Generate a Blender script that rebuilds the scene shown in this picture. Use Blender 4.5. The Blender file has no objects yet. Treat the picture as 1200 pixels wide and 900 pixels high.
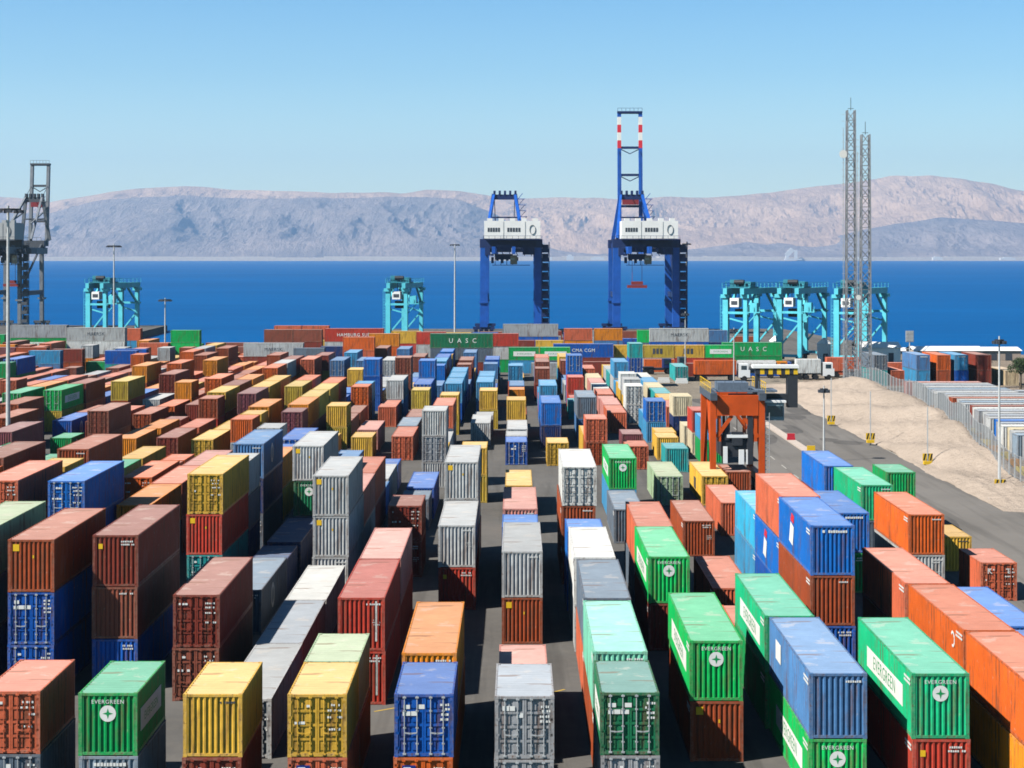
import bpy, math, random
import numpy as np
from mathutils import Vector, Matrix, noise

random.seed(11)
R = math.radians
scene = bpy.context.scene
COL = scene.collection

# ------------------------------------------------------------------ camera, sky, sun, exposure
H_CAM = 23.2
cam_d = bpy.data.cameras.new("camera")
cam_d.sensor_width = 36.0
cam_d.lens = 36.0 * 2150 / 1200
cam_d.shift_x = -4 / 1200
cam_d.shift_y = -149 / 1200
cam_d.clip_start = 0.5
cam_d.clip_end = 60000
cam = bpy.data.objects.new("camera", cam_d)
COL.objects.link(cam)
cam.location = (0, 0, H_CAM)
cam.rotation_euler = (R(90), 0, 0)
scene.camera = cam

SUN_TO = Vector((-1.0, -0.50, 1.15)).normalized()
world = bpy.data.worlds.new("World")
scene.world = world
world.use_nodes = True
wn = world.node_tree
for n in list(wn.nodes):
    wn.nodes.remove(n)
sky = wn.nodes.new("ShaderNodeTexSky")
sky.sky_type = 'NISHITA'
sky.sun_disc = False
sky.sun_elevation = math.asin(SUN_TO.z)
sky.sun_rotation = math.atan2(SUN_TO.x, SUN_TO.y)
sky.altitude = 0
sky.air_density = 1.0
sky.dust_density = 1.0
sky.ozone_density = 2.2
bg = wn.nodes.new("ShaderNodeBackground")
bg.inputs["Strength"].default_value = 0.082
wo = wn.nodes.new("ShaderNodeOutputWorld")
tint = wn.nodes.new("ShaderNodeMix"); tint.data_type = 'RGBA'; tint.blend_type = 'MULTIPLY'
tint.inputs[0].default_value = 1.0; tint.inputs[7].default_value = (0.84, 1.06, 1.10, 1)
wn.links.new(sky.outputs[0], tint.inputs[6])
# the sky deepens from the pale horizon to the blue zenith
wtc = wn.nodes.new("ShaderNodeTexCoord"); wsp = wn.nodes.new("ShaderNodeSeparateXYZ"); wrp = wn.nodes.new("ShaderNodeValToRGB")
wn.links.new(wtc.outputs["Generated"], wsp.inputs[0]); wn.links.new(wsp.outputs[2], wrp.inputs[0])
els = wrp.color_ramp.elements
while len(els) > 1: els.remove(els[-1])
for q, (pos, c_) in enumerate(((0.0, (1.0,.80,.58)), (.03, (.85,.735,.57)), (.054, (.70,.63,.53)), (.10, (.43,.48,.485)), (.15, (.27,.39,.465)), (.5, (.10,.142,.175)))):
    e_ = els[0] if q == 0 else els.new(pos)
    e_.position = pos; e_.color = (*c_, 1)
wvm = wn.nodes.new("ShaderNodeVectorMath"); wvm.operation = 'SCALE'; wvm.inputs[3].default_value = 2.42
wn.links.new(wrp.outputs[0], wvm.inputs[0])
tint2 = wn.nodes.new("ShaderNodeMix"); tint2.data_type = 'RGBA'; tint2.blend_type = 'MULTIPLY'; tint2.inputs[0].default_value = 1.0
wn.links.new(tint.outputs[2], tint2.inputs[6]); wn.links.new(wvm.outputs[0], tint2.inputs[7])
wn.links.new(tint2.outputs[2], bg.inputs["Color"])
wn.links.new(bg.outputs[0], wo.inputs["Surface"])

sun_d = bpy.data.lights.new("sun", 'SUN')
sun_d.energy = 5.0
sun_d.angle = R(0.5)
sun_d.color = (1.0, 0.95, 0.87)
sun = bpy.data.objects.new("sun", sun_d)
COL.objects.link(sun)
sun.rotation_euler = SUN_TO.to_track_quat('Z', 'Y').to_euler()

vs = scene.view_settings
vs.view_transform = 'Standard'
vs.look = 'None'
vs.exposure = 0.66
vs.gamma = 1.0
vs.use_curve_mapping = False
scene.cycles.max_bounces = 6
scene.cycles.diffuse_bounces = 0
scene.cycles.volume_bounces = 1
scene.cycles.use_denoising = True
scene.cycles.pixel_filter_type = 'BLACKMAN_HARRIS'
scene.cycles.filter_width = 1.7

# ------------------------------------------------------------------ helpers
def tag(o, label=None, cat=None, group=None, kind=None):
    if label: o["label"] = label
    if cat: o["category"] = cat
    if group: o["group"] = group
    if kind: o["kind"] = kind
    return o

def empty(name, loc, rz=0.0, label=None, cat=None, group=None):
    o = bpy.data.objects.new(name, None)
    o.empty_display_size = 0.5
    COL.objects.link(o)
    o.location = loc
    o.rotation_euler = (0, 0, rz)
    return tag(o, label, cat, group)

class MB:
    """collects shapes for one mesh"""
    def __init__(s):
        s.v = []; s.f = []; s.m = []
    def face(s, pts, m=0):
        b = len(s.v)
        s.v += [tuple(p) for p in pts]
        s.f.append(tuple(range(b, b + len(pts)))); s.m.append(m)
    def box(s, x0, x1, y0, y1, z0, z1, m=0, top=None):
        b = len(s.v)
        s.v += [(x0,y0,z0),(x1,y0,z0),(x1,y1,z0),(x0,y1,z0),(x0,y0,z1),(x1,y0,z1),(x1,y1,z1),(x0,y1,z1)]
        for q, mm in (((0,3,2,1),m),((4,5,6,7),m if top is None else top),((0,1,5,4),m),((1,2,6,5),m),((2,3,7,6),m),((3,0,4,7),m)):
            s.f.append(tuple(b+i for i in q)); s.m.append(mm)
        return s
    def cbox(s, c, sx, sy, sz, m=0):
        return s.box(c[0]-sx/2, c[0]+sx/2, c[1]-sy/2, c[1]+sy/2, c[2]-sz/2, c[2]+sz/2, m)
    def bar(s, p, q, w, h=None, m=0, up=(0,0,1)):
        """rectangular beam from p to q"""
        h = w if h is None else h
        p = Vector(p); q = Vector(q); d = (q-p).normalized()
        u = Vector(up)
        if abs(d.dot(u)) > 0.95: u = Vector((0,1,0))
        a = d.cross(u).normalized(); c = a.cross(d).normalized()
        b = len(s.v)
        for e in (p, q):
            for (i, j) in ((-1,-1),(1,-1),(1,1),(-1,1)):
                s.v.append(tuple(e + a*(i*w/2) + c*(j*h/2)))
        for qd in ((0,3,2,1),(4,5,6,7),(0,1,5,4),(1,2,6,5),(2,3,7,6),(3,0,4,7)):
            s.f.append(tuple(b+i for i in qd)); s.m.append(m)
        return s
    def tube(s, p, q, r0, r1=None, n=8, m=0, cap=True):
        r1 = r0 if r1 is None else r1
        p = Vector(p); q = Vector(q); d = (q-p).normalized()
        u = Vector((0,0,1)) if abs(d.z) < 0.95 else Vector((0,1,0))
        a = d.cross(u).normalized(); c = a.cross(d).normalized()
        b = len(s.v)
        for e, r in ((p,r0),(q,r1)):
            for i in range(n):
                t = 2*math.pi*i/n
                s.v.append(tuple(e + a*(r*math.cos(t)) + c*(r*math.sin(t))))
        for i in range(n):
            j = (i+1) % n
            s.f.append((b+i, b+j, b+n+j, b+n+i)); s.m.append(m)
        if cap:
            s.f.append(tuple(b+i for i in reversed(range(n)))); s.m.append(m)
            s.f.append(tuple(b+n+i for i in range(n))); s.m.append(m)
        return s
    def prism(s, pts, z0, z1, m=0):
        """pts counter-clockwise in xy"""
        n = len(pts); b = len(s.v)
        s.v += [(x,y,z0) for x,y in pts] + [(x,y,z1) for x,y in pts]
        s.f.append(tuple(b+i for i in reversed(range(n)))); s.m.append(m)
        s.f.append(tuple(b+n+i for i in range(n))); s.m.append(m)
        for i in range(n):
            j = (i+1) % n
            s.f.append((b+i,b+j,b+n+j,b+n+i)); s.m.append(m)
        return s
    def mesh(s, name):
        me = bpy.data.meshes.new(name)
        me.from_pydata(s.v, [], s.f)
        me.polygons.foreach_set("material_index", s.m)
        me.update()
        return me
    def build(s, name, mats, parent=None, smooth=False):
        me = s.mesh(name)
        for mt in (mats if isinstance(mats, (list, tuple)) else [mats]):
            me.materials.append(mt)
        if smooth:
            me.polygons.foreach_set("use_smooth", [True]*len(me.polygons))
        o = bpy.data.objects.new(name, me)
        COL.objects.link(o)
        if parent: o.parent = parent
        return o

def text(name, s, size, mat, parent, M, extr=0.0, spacing=1.0):
    cu = bpy.data.curves.new(name, 'FONT')
    cu.body = s; cu.size = size; cu.align_x = 'CENTER'; cu.align_y = 'CENTER'
    cu.extrude = extr; cu.resolution_u = 2; cu.space_character = spacing
    cu.materials.append(mat)
    tmp = bpy.data.objects.new("text_source", cu)
    COL.objects.link(tmp)
    dg = bpy.context.evaluated_depsgraph_get()
    me = bpy.data.meshes.new_from_object(tmp.evaluated_get(dg))
    bpy.data.objects.remove(tmp); bpy.data.curves.remove(cu)
    o = bpy.data.objects.new(name, me)
    COL.objects.link(o)
    o.parent = parent
    o.matrix_local = M
    return o

def copy_tree(o, parent=None):
    c = o.copy(); COL.objects.link(c)
    if parent: c.parent = parent
    for ch in o.children: copy_tree(ch, c)
    return c

# ------------------------------------------------------------------ materials
def nm(name):
    m = bpy.data.materials.new(name); m.use_nodes = True
    t = m.node_tree
    for n in list(t.nodes): t.nodes.remove(n)
    out = t.nodes.new("ShaderNodeOutputMaterial")
    p = t.nodes.new("ShaderNodeBsdfPrincipled")
    t.links.new(p.outputs[0], out.inputs["Surface"])
    return m, t, p

def mixc(t, fac, a, b, mode='MIX'):
    n = t.nodes.new("ShaderNodeMix"); n.data_type = 'RGBA'; n.blend_type = mode
    for sock, v in ((n.inputs[0], fac), (n.inputs[6], a), (n.inputs[7], b)):
        if hasattr(v, "is_output"): t.links.new(v, sock)
        elif isinstance(v, (int, float)): sock.default_value = v
        else: sock.default_value = (*v, 1) if len(v) == 3 else v
    return n.outputs[2]

def noise_n(t, scale, detail=3, coords="Object", stretch=None, rough=0.55):
    tc = t.nodes.new("ShaderNodeTexCoord")
    src = tc.outputs[coords]
    if stretch:
        mp = t.nodes.new("ShaderNodeMapping"); mp.inputs["Scale"].default_value = stretch
        t.links.new(src, mp.inputs[0]); src = mp.outputs[0]
    n = t.nodes.new("ShaderNodeTexNoise")
    n.inputs["Scale"].default_value = scale; n.inputs["Detail"].default_value = detail
    n.inputs["Roughness"].default_value = rough
    t.links.new(src, n.inputs["Vector"])
    return n.outputs["Fac"]

def ramp(t, src, stops):
    r = t.nodes.new("ShaderNodeValToRGB")
    el = r.color_ramp.elements
    while len(el) > 1: el.remove(el[-1])
    for i, (pos, c) in enumerate(stops):
        e = el[0] if i == 0 else el.new(pos)
        e.position = pos
        e.color = (c, c, c, 1) if isinstance(c, (int, float)) else (*c, 1)
    t.links.new(src, r.inputs[0])
    return r.outputs[0]

def rand_val(t):
    oi = t.nodes.new("ShaderNodeObjectInfo")
    return oi.outputs["Random"]

def simple(name, c, rough=0.6, metal=0.0, var=0.12, scale=3.0, spec=0.3):
    m, t, p = nm(name)
    f = noise_n(t, scale, 3)
    lo = tuple(x*(1-var) for x in c); hi = tuple(min(1, x*(1+var)) for x in c)
    t.links.new(ramp(t, f, [(0.3, lo), (0.7, hi)]), p.inputs["Base Color"])
    p.inputs["Roughness"].default_value = rough
    p.inputs["Metallic"].default_value = metal
    p.inputs["Specular IOR Level"].default_value = spec
    return m

PAL = {
 'maroon': (.24,.040,.024), 'brown': (.27,.075,.045), 'coral': (.62,.135,.062), 'rust': (.36,.070,.022),
 'orange': (.78,.25,.015), 'orangered': (.70,.125,.018), 'yellow': (.72,.42,.05), 'mustard': (.58,.40,.05),
 'green': (.003,.33,.085), 'brightgreen': (.003,.46,.095), 'emerald': (.01,.45,.19), 'darkgreen': (.012,.17,.075),
 'mint': (.22,.66,.46), 'palegreen': (.36,.50,.30),
 'blue': (.005,.10,.46), 'royal': (.006,.15,.56), 'steelblue': (.075,.20,.42), 'skyblue': (.05,.30,.56), 'navy': (.012,.035,.14),
 'slate': (.13,.17,.22), 'greyblue': (.24,.31,.38), 'grey': (.36,.37,.39), 'silver': (.50,.51,.51), 'white': (.74,.74,.71),
 'cyan': (.04,.42,.68), 'teal': (.02,.36,.36), 'cream': (.72,.62,.42), 'red': (.52,.05,.028), 'pink': (.62,.25,.21),
 'purple': (.21,.06,.075), 'beige': (.55,.42,.26),
}
PAINT = {}
ROOF = {}
def paint(c, frame=False):
    if (c, frame) in PAINT: return PAINT[c, frame]
    b = PAL[c]
    m, t, p = nm(("worn_" if frame else "paint_") + c)
    f1 = noise_n(t, 0.35, 4)
    base = ramp(t, f1, [(0.25, tuple(x*0.84 for x in b)), (0.75, tuple(min(1, x*1.12) for x in b))])
    # rust runs and scuffs
    f2 = noise_n(t, 1.0, 5, stretch=(3.0, 3.0, 0.35), rough=0.7)
    k = ramp(t, f2, [(0.52, 0.0), (0.66, 0.72)])
    c1 = mixc(t, k, base, (.12, .06, .035))
    f7 = noise_n(t, 1.7, 4, stretch=(4.5, 4.5, .22), rough=0.75)
    c1 = mixc(t, ramp(t, f7, [(0.54, 0.0), (0.64, 0.45)]), c1, tuple(x*.42+.03 for x in b))
    f3 = noise_n(t, 2.6, 4, rough=0.7)
    k3 = ramp(t, f3, [(0.62, 0.0), (0.75, 0.35)])
    c2 = mixc(t, k3, c1, (.50, .44, .37))
    f4 = noise_n(t, 0.5, 2, stretch=(1, 1, .5))          # panels repainted or scraped pale
    c2 = mixc(t, ramp(t, f4, [(0.60, 0.0), (0.64, 0.22)]), c2, tuple(x*.7+.12 for x in b))
    if frame:
        f5 = noise_n(t, 3.5, 4, rough=.75)
        c2 = mixc(t, ramp(t, f5, [(0.40, 0.0), (0.62, 0.6)]), c2, tuple(x*.55+y*.45 for x, y in zip(b, (.42, .33, .26))))
        c2 = mixc(t, ramp(t, noise_n(t, 5.5, 3), [(0.58, 0.0), (0.66, 0.7)]), c2, (.15, .07, .04))
    rv = rand_val(t)
    mr = t.nodes.new("ShaderNodeMapRange")
    t.links.new(rv, mr.inputs[0]); mr.inputs[3].default_value = 0.86; mr.inputs[4].default_value = 1.12
    hsv = t.nodes.new("ShaderNodeHueSaturation")
    t.links.new(mr.outputs[0], hsv.inputs["Value"]); t.links.new(c2, hsv.inputs["Color"])
    t.links.new(hsv.outputs[0], p.inputs["Base Color"])
    bp = t.nodes.new("ShaderNodeBump"); bp.inputs["Strength"].default_value = 0.55; bp.inputs["Distance"].default_value = 0.12   # dents
    t.links.new(noise_n(t, 1.1, 3, rough=.5), bp.inputs["Height"]); t.links.new(bp.outputs[0], p.inputs["Normal"])
    p.inputs["Roughness"].default_value = 0.6
    p.inputs["Specular IOR Level"].default_value = 0.22
    PAINT[c, frame] = m
    return m
def roofmat(c):
    if c in ROOF: return ROOF[c]
    b = PAL[c]
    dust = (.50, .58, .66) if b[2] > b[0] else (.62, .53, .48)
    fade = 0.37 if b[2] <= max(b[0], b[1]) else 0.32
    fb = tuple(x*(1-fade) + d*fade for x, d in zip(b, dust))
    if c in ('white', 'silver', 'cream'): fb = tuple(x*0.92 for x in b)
    m, t, p = nm("roof_" + c)
    f1 = noise_n(t, 0.45, 5, rough=0.65)
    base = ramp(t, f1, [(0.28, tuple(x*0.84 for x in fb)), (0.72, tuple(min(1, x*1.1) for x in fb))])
    f2 = noise_n(t, 1.1, 5, stretch=(1.0, .4, 1), rough=0.75)
    c1 = mixc(t, ramp(t, f2, [(0.60, 0.0), (0.72, 0.45)]), base, tuple(x*0.55+.02 for x in b))
    f3 = noise_n(t, 0.9, 3, stretch=(.35, 2.2, 1), rough=0.6)
    c2 = mixc(t, ramp(t, f3, [(0.60, 0.0), (0.66, 0.6)]), c1, (.20, .12, .08))
    c2 = mixc(t, ramp(t, noise_n(t, .7, 4, rough=.7), [(0.58, 0.0), (0.63, 0.3)]), c2, (.62, .55, .48))
    rv = rand_val(t)
    mr = t.nodes.new("ShaderNodeMapRange")
    t.links.new(rv, mr.inputs[0]); mr.inputs[3].default_value = 0.85; mr.inputs[4].default_value = 1.15
    hsv = t.nodes.new("ShaderNodeHueSaturation")
    t.links.new(mr.outputs[0], hsv.inputs["Value"]); t.links.new(c2, hsv.inputs["Color"])
    t.links.new(hsv.outputs[0], p.inputs["Base Color"])
    p.inputs["Roughness"].default_value = 0.8
    p.inputs["Specular IOR Level"].default_value = 0.15
    ROOF[c] = m
    return m

M_STEEL = simple("galvanised_steel", (.46,.48,.50), 0.5, 0.2)
M_WHITE = simple("white_marking", (.80,.80,.77), 0.6, var=0.06)
M_LOGO_GREEN = simple("green_lettering", (.01,.30,.09), 0.6, var=0.05)
M_RED = simple("red_marking", (.65,.03,.05), 0.6, var=0.05)
M_YEL = simple("yellow_marking", (.85,.52,.02), 0.6, var=0.05)
M_DARK = simple("dark_steel", (.035,.04,.05), 0.6)
M_BLACK = simple("black_rubber", (.02,.02,.022), 0.85)
M_DKGREY = simple("dark_lettering", (.06,.07,.09), 0.6)
M_NAVYMARK = simple("navy_marking", (.01,.03,.20), 0.6)
# ------------------------------------------------------------------ setting: sheets of ground and water
def asphalt(name, c, var, scale, patch):
    m, t, p = nm(name)
    f1 = noise_n(t, scale, 6, rough=0.7)
    a = ramp(t, f1, [(0.3, tuple(x*(1-var) for x in c)), (0.7, tuple(x*(1+var) for x in c))])
    f2 = noise_n(t, 0.9, 5, rough=0.8)
    b = mixc(t, ramp(t, f2, [(0.45, 0.0), (0.75, 0.35)]), a, patch)
    f3 = noise_n(t, 0.25, 4, stretch=(2.6, .12, 1), rough=0.6)
    d = mixc(t, ramp(t, f3, [(0.50, 0.0), (0.64, 0.5)]), b, tuple(x*0.5 for x in c))
    t.links.new(d, p.inputs["Base Color"])
    p.inputs["Roughness"].default_value = 0.9
    p.inputs["Specular IOR Level"].default_value = 0.15
    return m
M_YARD = asphalt("yard_asphalt", (.125,.119,.112), .25, .05, (.20,.18,.155))
M_ROAD = asphalt("road_asphalt", (.185,.172,.158), .2, .03, (.22,.19,.16))

def sandmat(name, c):
    m, t, p = nm(name)
    f1 = noise_n(t, 0.05, 6, rough=0.7)
    a = ramp(t, f1, [(0.3, tuple(x*0.82 for x in c)), (0.7, tuple(x*1.12 for x in c))])
    f2 = noise_n(t, 0.5, 5, stretch=(1, .25, 1), rough=0.75)
    b = mixc(t, ramp(t, f2, [(0.5, 0.0), (0.72, 0.5)]), a, tuple(x*0.62 for x in c))
    f6 = noise_n(t, 2.2, 5, rough=0.8)                     # stones and scrub
    b = mixc(t, ramp(t, f6, [(0.64, 0.0), (0.70, 0.55)]), b, tuple(x*0.45 for x in c))
    t.links.new(b, p.inputs["Base Color"])
    p.inputs["Roughness"].default_value = 0.95
    p.inputs["Specular IOR Level"].default_value = 0.05
    bp = t.nodes.new("ShaderNodeBump"); bp.inputs["Strength"].default_value = 0.8; bp.inputs["Distance"].default_value = 0.9
    t.links.new(noise_n(t, 0.8, 6, rough=0.7), bp.inputs["Height"])
    t.links.new(bp.outputs[0], p.inputs["Normal"])
    return m
M_SAND = sandmat("pale_sand", (.47,.385,.315))
M_SANDFLAT = sandmat("dusty_ground", (.30,.245,.195))

# land outline: quay edges (x, distance)
land = [(-1500,-300),(1500,-300),(1500,436),(98,436),(86,592),(-60,592),(-68,468),(-112,468),(-118,622),(-1500,622)]
MB().prism(land, -6, 0).build("ground", M_YARD).name = "ground"
tag(bpy.data.objects["ground"], kind="structure", label="grey asphalt container yard with the quay edge at its far side")

mw, t, p = nm("sea_water")
fw = noise_n(t, 0.0022, 5, stretch=(.5, 1.5, 1), rough=0.6)
wcol = ramp(t, fw, [(0.3, (.0004,.078,.25)), (0.7, (.0006,.108,.33))])
fw2 = noise_n(t, 0.05, 5, stretch=(.35, 1.0, 1), rough=0.75)
wcol = mixc(t, ramp(t, fw2, [(0.35, 0.0), (0.8, 0.6)]), wcol, (.0005,.066,.215))
t.links.new(wcol, p.inputs["Base Color"])
p.inputs["Roughness"].default_value = 0.6
p.inputs["Specular IOR Level"].default_value = 0.02
bp = t.nodes.new("ShaderNodeBump"); bp.inputs["Strength"].default_value = 0.6; bp.inputs["Distance"].default_value = 1.0
t.links.new(noise_n(t, 0.12, 5, stretch=(.5, 1, 1), rough=0.7), bp.inputs["Height"])
t.links.new(bp.outputs[0], p.inputs["Normal"])
sea = MB()
sea.face([(-9000,300,-2.2),(9000,300,-2.2),(9000,11600,-2.2),(-9000,11600,-2.2)])
tag(sea.build("water", mw), kind="structure", label="deep blue gulf between the port and the desert mountains")

# road beside the yard with its kerbed median
rd = MB(); rd.face([(25.5,40,.004),(46,40,.004),(46,430,.004),(25.5,430,.004)])
tag(rd.build("road", M_ROAD), kind="structure", label="grey port road between the container rows and the sand bank")
sd = MB(); sd.face([(46,100,.004),(400,100,.004),(400,434,.004),(46,434,.004)])
tag(sd.build("dusty_ground", M_SANDFLAT), kind="structure", label="dusty flat storage ground behind the sand bank")
pv = MB(); pv.face([(20,300,.008),(46,300,.008),(70,432,.008),(20,432,.008)])
tag(pv.build("pavement", sandmat("pale_pavement", (.30,.26,.21))), kind="structure", label="pale dusty apron where the trucks stand")
kb = MB(); kb.box(34.2, 35.3, 196, 292, 0, .16)
tag(kb.build("kerb", simple("concrete_kerb", (.52,.44,.38), .9)), kind="structure", label="low pale concrete kerb along the middle of the port road")
mk = MB()
for y in range(120, 300, 9):
    mk.box(29.6, 29.75, y, y+3.5, .0045, .008)
mk.box(44.6, 44.75, 170, 300, .0045, .008)
tag(mk.build("road_marking", simple("worn_paint", (.42,.40,.36), .8, var=.3)), kind="structure", label="worn pale lane lines on the port road")
pt = MB(); rp = random.Random(4)
for i in range(26):
    x = rp.uniform(26, 43.5); y = rp.uniform(110, 310); a, e = rp.uniform(.5, 2.2), rp.uniform(2, 9)
    pts = [(x+a*math.cos(t_)*rp.uniform(.7, 1.1), y+e*math.sin(t_)*rp.uniform(.7, 1.1), .0052+i*.0001) for t_ in [2*math.pi*q/11 for q in range(11)]]
    pt.face(pts)
tag(pt.build("road_patch", asphalt("patched_asphalt", (.12,.112,.105), .2, .4, (.15,.14,.12))), kind="structure", label="darker repair patches and oil stains on the port road")
ln = MB()
for (x, y, w) in ((-6.6,93.6,1.2),(-6.2,96.2,1.1),(2.2,97.5,.9)):
    ln.bar((x-w/2, y, .006), (x+w/2, y+.9, .006), .14, .004)
tag(ln.build("yard_marking", simple("yellow_line", (.50,.33,.06), .8, var=.25)), kind="structure", label="thin yellow slot lines painted in the gaps between rows")

# sand bank beside the road
NB, MBk = 44, 110
FENCE = [(49.6,172),(50.2,190),(53.0,215),(56.6,245),(58.6,270),(58.8,300),(58.4,326)]
def fence_x(y): return interp_([q[1] for q in FENCE], [q[0] for q in FENCE], y)
def interp_(a, b, x): return float(np.interp(x, a, b))
def bank_h(y): return 3.0*min(1, max(0, (y-166)/50))**.8*min(1, max(0, (336-y)/30))
def bank_z(x, y):
    u = (x-44.3)/(fence_x(y)+2.6-44.3)
    if u <= 0 or u >= 1: return -.05
    prof = (u/.72)**.9 if u < .72 else 1-((u-.72)/.28)**2
    z = bank_h(y)*prof
    k = min(1, bank_h(y)/1.2)*min(1, u*6)*min(1, (1-u)*6)
    return z + k*(.22*noise.noise(Vector((x*.35, y*.10, 0))) + .10*noise.noise(Vector((x*1.1, y*.7, 5)))) + k*.34*math.sin(x*.62+y*.20+2.2*noise.noise(Vector((x*.1, y*.03, 2)))) + k*.16*noise.noise(Vector((x*2.2, y*1.6, 8)))
v = []; f = []
for j in range(MBk+1):
    y = 166 + (336-166)*j/MBk
    for i in range(NB+1):
        x = 44.3 + (fence_x(y)+2.6-44.3)*i/NB
        edge = i in (0, NB) or j in (0, MBk)
        v.append((x + ((1.1*noise.noise(Vector((1.7, y*.08, 3.1))) + .5*noise.noise(Vector((4.7, y*.45, 3.1)))) if i == 0 else 0), y, -.06 if edge else max(bank_z(x, y), -.05)+.012))
for j in range(MBk):
    for i in range(NB):
        a = j*(NB+1)+i
        f.append((a, a+1, a+NB+2, a+NB+1))
bank = MB(); bank.v = v; bank.f = f; bank.m = [0]*len(f)
tag(bank.build("sand_bank_terrain", M_SAND, smooth=True), kind="structure", label="bare pale sand bank sloping down to the port road")

# ------------------------------------------------------------------ desert mountains across the gulf
def rockmat(name, dark, light, sc):
    m, t, p = nm(name)
    f1 = noise_n(t, sc, 8, stretch=(1, .55, 2.2), rough=0.7)
    a = ramp(t, f1, [(0.3, dark), (0.7, light)])
    f2 = noise_n(t, sc*5, 6, stretch=(1, 1, .6), rough=0.75)
    b = mixc(t, ramp(t, f2, [(0.42, 0.0), (0.7, 0.55)]), a, tuple(x*0.55 for x in dark))
    t.links.new(b, p.inputs["Base Color"])
    bp = t.nodes.new("ShaderNodeBump"); bp.inputs["Strength"].default_value = 0.9; bp.inputs["Distance"].default_value = 55
    t.links.new(noise_n(t, sc*6, 8, stretch=(1.4, .5, .8), rough=0.68), bp.inputs["Height"]); t.links.new(bp.outputs[0], p.inputs["Normal"])
    p.inputs["Roughness"].default_value = 1.0
    p.inputs["Specular IOR Level"].default_value = 0.0
    return m
def interp(xs, ys, x):
    return float(np.interp(x, xs, ys))
def range_mesh(name, y0, y1, yc, prof, mat, amp, label, seed, nx=620, ny=80, xw=6200, back=0.55):
    """a mountain range whose crest runs along x at y = yc; prof gives (x, crest height)"""
    xs = [a for a, b in prof]; hs = [b for a, b in prof]
    V = []; F = []
    for j in range(ny+1):
        y = y0 + (y1-y0)*j/ny
        for i in range(nx+1):
            x = -xw + 2*xw*i/nx
            c = interp(xs, hs, x)
            if y <= yc:
                r = max(0.0, (y-y0)/(yc-y0))
                r = 0.10*min(1, r*9) + 0.90*r**0.82
            else:
                r = 1 - back*((y-yc)/(y1-yc))
            wx = 160*noise.noise(Vector((x/700, y/700, seed+9)))
            P = Vector(((x+wx)/560, y/1500, seed))
            rg = 0; a = 1; tot = 0; wgt = 1
            for o in range(6):
                q_ = (1-abs(noise.noise(P*(2.05**o)))*2.0); q_ = max(0, q_)**1.6
                rg += a*q_*wgt; tot += a; wgt = min(1, .35+q_); a *= .56
            rg /= tot
            rg = min(1, rg*1.9)
            cut = (1-rg)*amp*min(1, 3.4*r*(1-r)) if y <= yc else (1-rg)*amp*.3
            crest = .035*noise.noise(Vector((x/620, y/900, seed+4))) + .018*noise.noise(Vector((x/190, y/260, seed+6)))
            z = c*(r*(1-cut) + crest*r)
            if j == 0: z = -8
            V.append((x, y, max(z, -8) if j else -8))
    for j in range(ny):
        for i in range(nx):
            a = j*(nx+1)+i
            F.append((a, a+1, a+nx+2, a+nx+1))
    b = MB(); b.v = V; b.f = F; b.m = [0]*len(F)
    return tag(b.build(name, mat, smooth=False), kind="structure", label=label)

def pr(d, pts):
    return [((px-604)*d/2150, max(0, 23.2+(301-py)*d/2150)) for px, py in pts]
range_mesh("mountains", 12600, 19000, 15500, pr(15500, [(-200,226),(0,230),(60,236),(110,226),(150,219),(230,218),(300,222),(400,224),(470,226),(500,222),
    (540,224),(580,231),(640,232),(720,231),(770,230),(850,229),(900,226),(950,221),(1000,214),(1040,207),(1090,206),(1130,210),(1165,217),(1200,224),(1400,232)]),
    rockmat("far_sandstone", (.42,.27,.165), (.72,.49,.315), .0016), .32, "high pinkish desert mountains behind the gulf", 2.3)
range_mesh("hills", 11500, 14800, 13200, pr(13200, [(-200,245),(0,247),(60,250),(110,236),(160,230),(230,228),(300,232),(420,230),(500,229),(540,234),(580,250),(610,270),(650,288),(700,294),(760,292),(800,290),
    (850,284),(880,280),(930,284),(970,280),(1010,270),(1050,262),(1100,255),(1150,258),(1200,262),(1400,260)]),
    rockmat("near_granite", (.19,.165,.155), (.40,.315,.265), .002), .50, "darker rugged foothills rising from the far shore", 7.7)
shore = MB()
for i in range(40):
    x0 = -6000 + i*300
    shore.box(x0, x0+300, 11480, 11900, -6, 24 + 13*noise.noise(Vector((i*.7, 0, 0))))
tag(shore.build("shore", sandmat("shore_sand", (.80,.68,.55))), kind="structure", label="pale strip of beach along the far shore")
M_FARWHITE = simple("far_plaster", (.78,.76,.72), .9)
k = 0
for px, w, h, lab in ((640,36,20,"long white hotel block on the far shore at the foot of the pale slope"),(668,22,26,"small white tower block on the far shore, second along the bay"),
                      (700,40,16,"low white resort block on the far shore left of the tall crane"),(722,20,24,"narrow white block on the far shore beside the tall crane legs"),
                      (1010,44,14,"low pale shed on the far shore behind the lattice masts"),(1098,30,17,"pale block on the far shore right of the lattice masts"),
                      (1180,46,14,"lone low pale block on the far shore near the palm-like tree")):
    X = (px-604)*11450/2150
    b = MB()
    b.box(X-w, X+w, 11420, 11460, 3, 3+h)
    b.box(X-w*.6, X+w*.5, 11425, 11455, 3+h, 3+h*1.35)
    b.box(X-w*1.05, X+w*1.05, 11415, 11420.0, 3, 3+h*.3)
    tag(b.build("shore_building", M_FARWHITE), lab, "building", "white buildings along the far shore")
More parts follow.
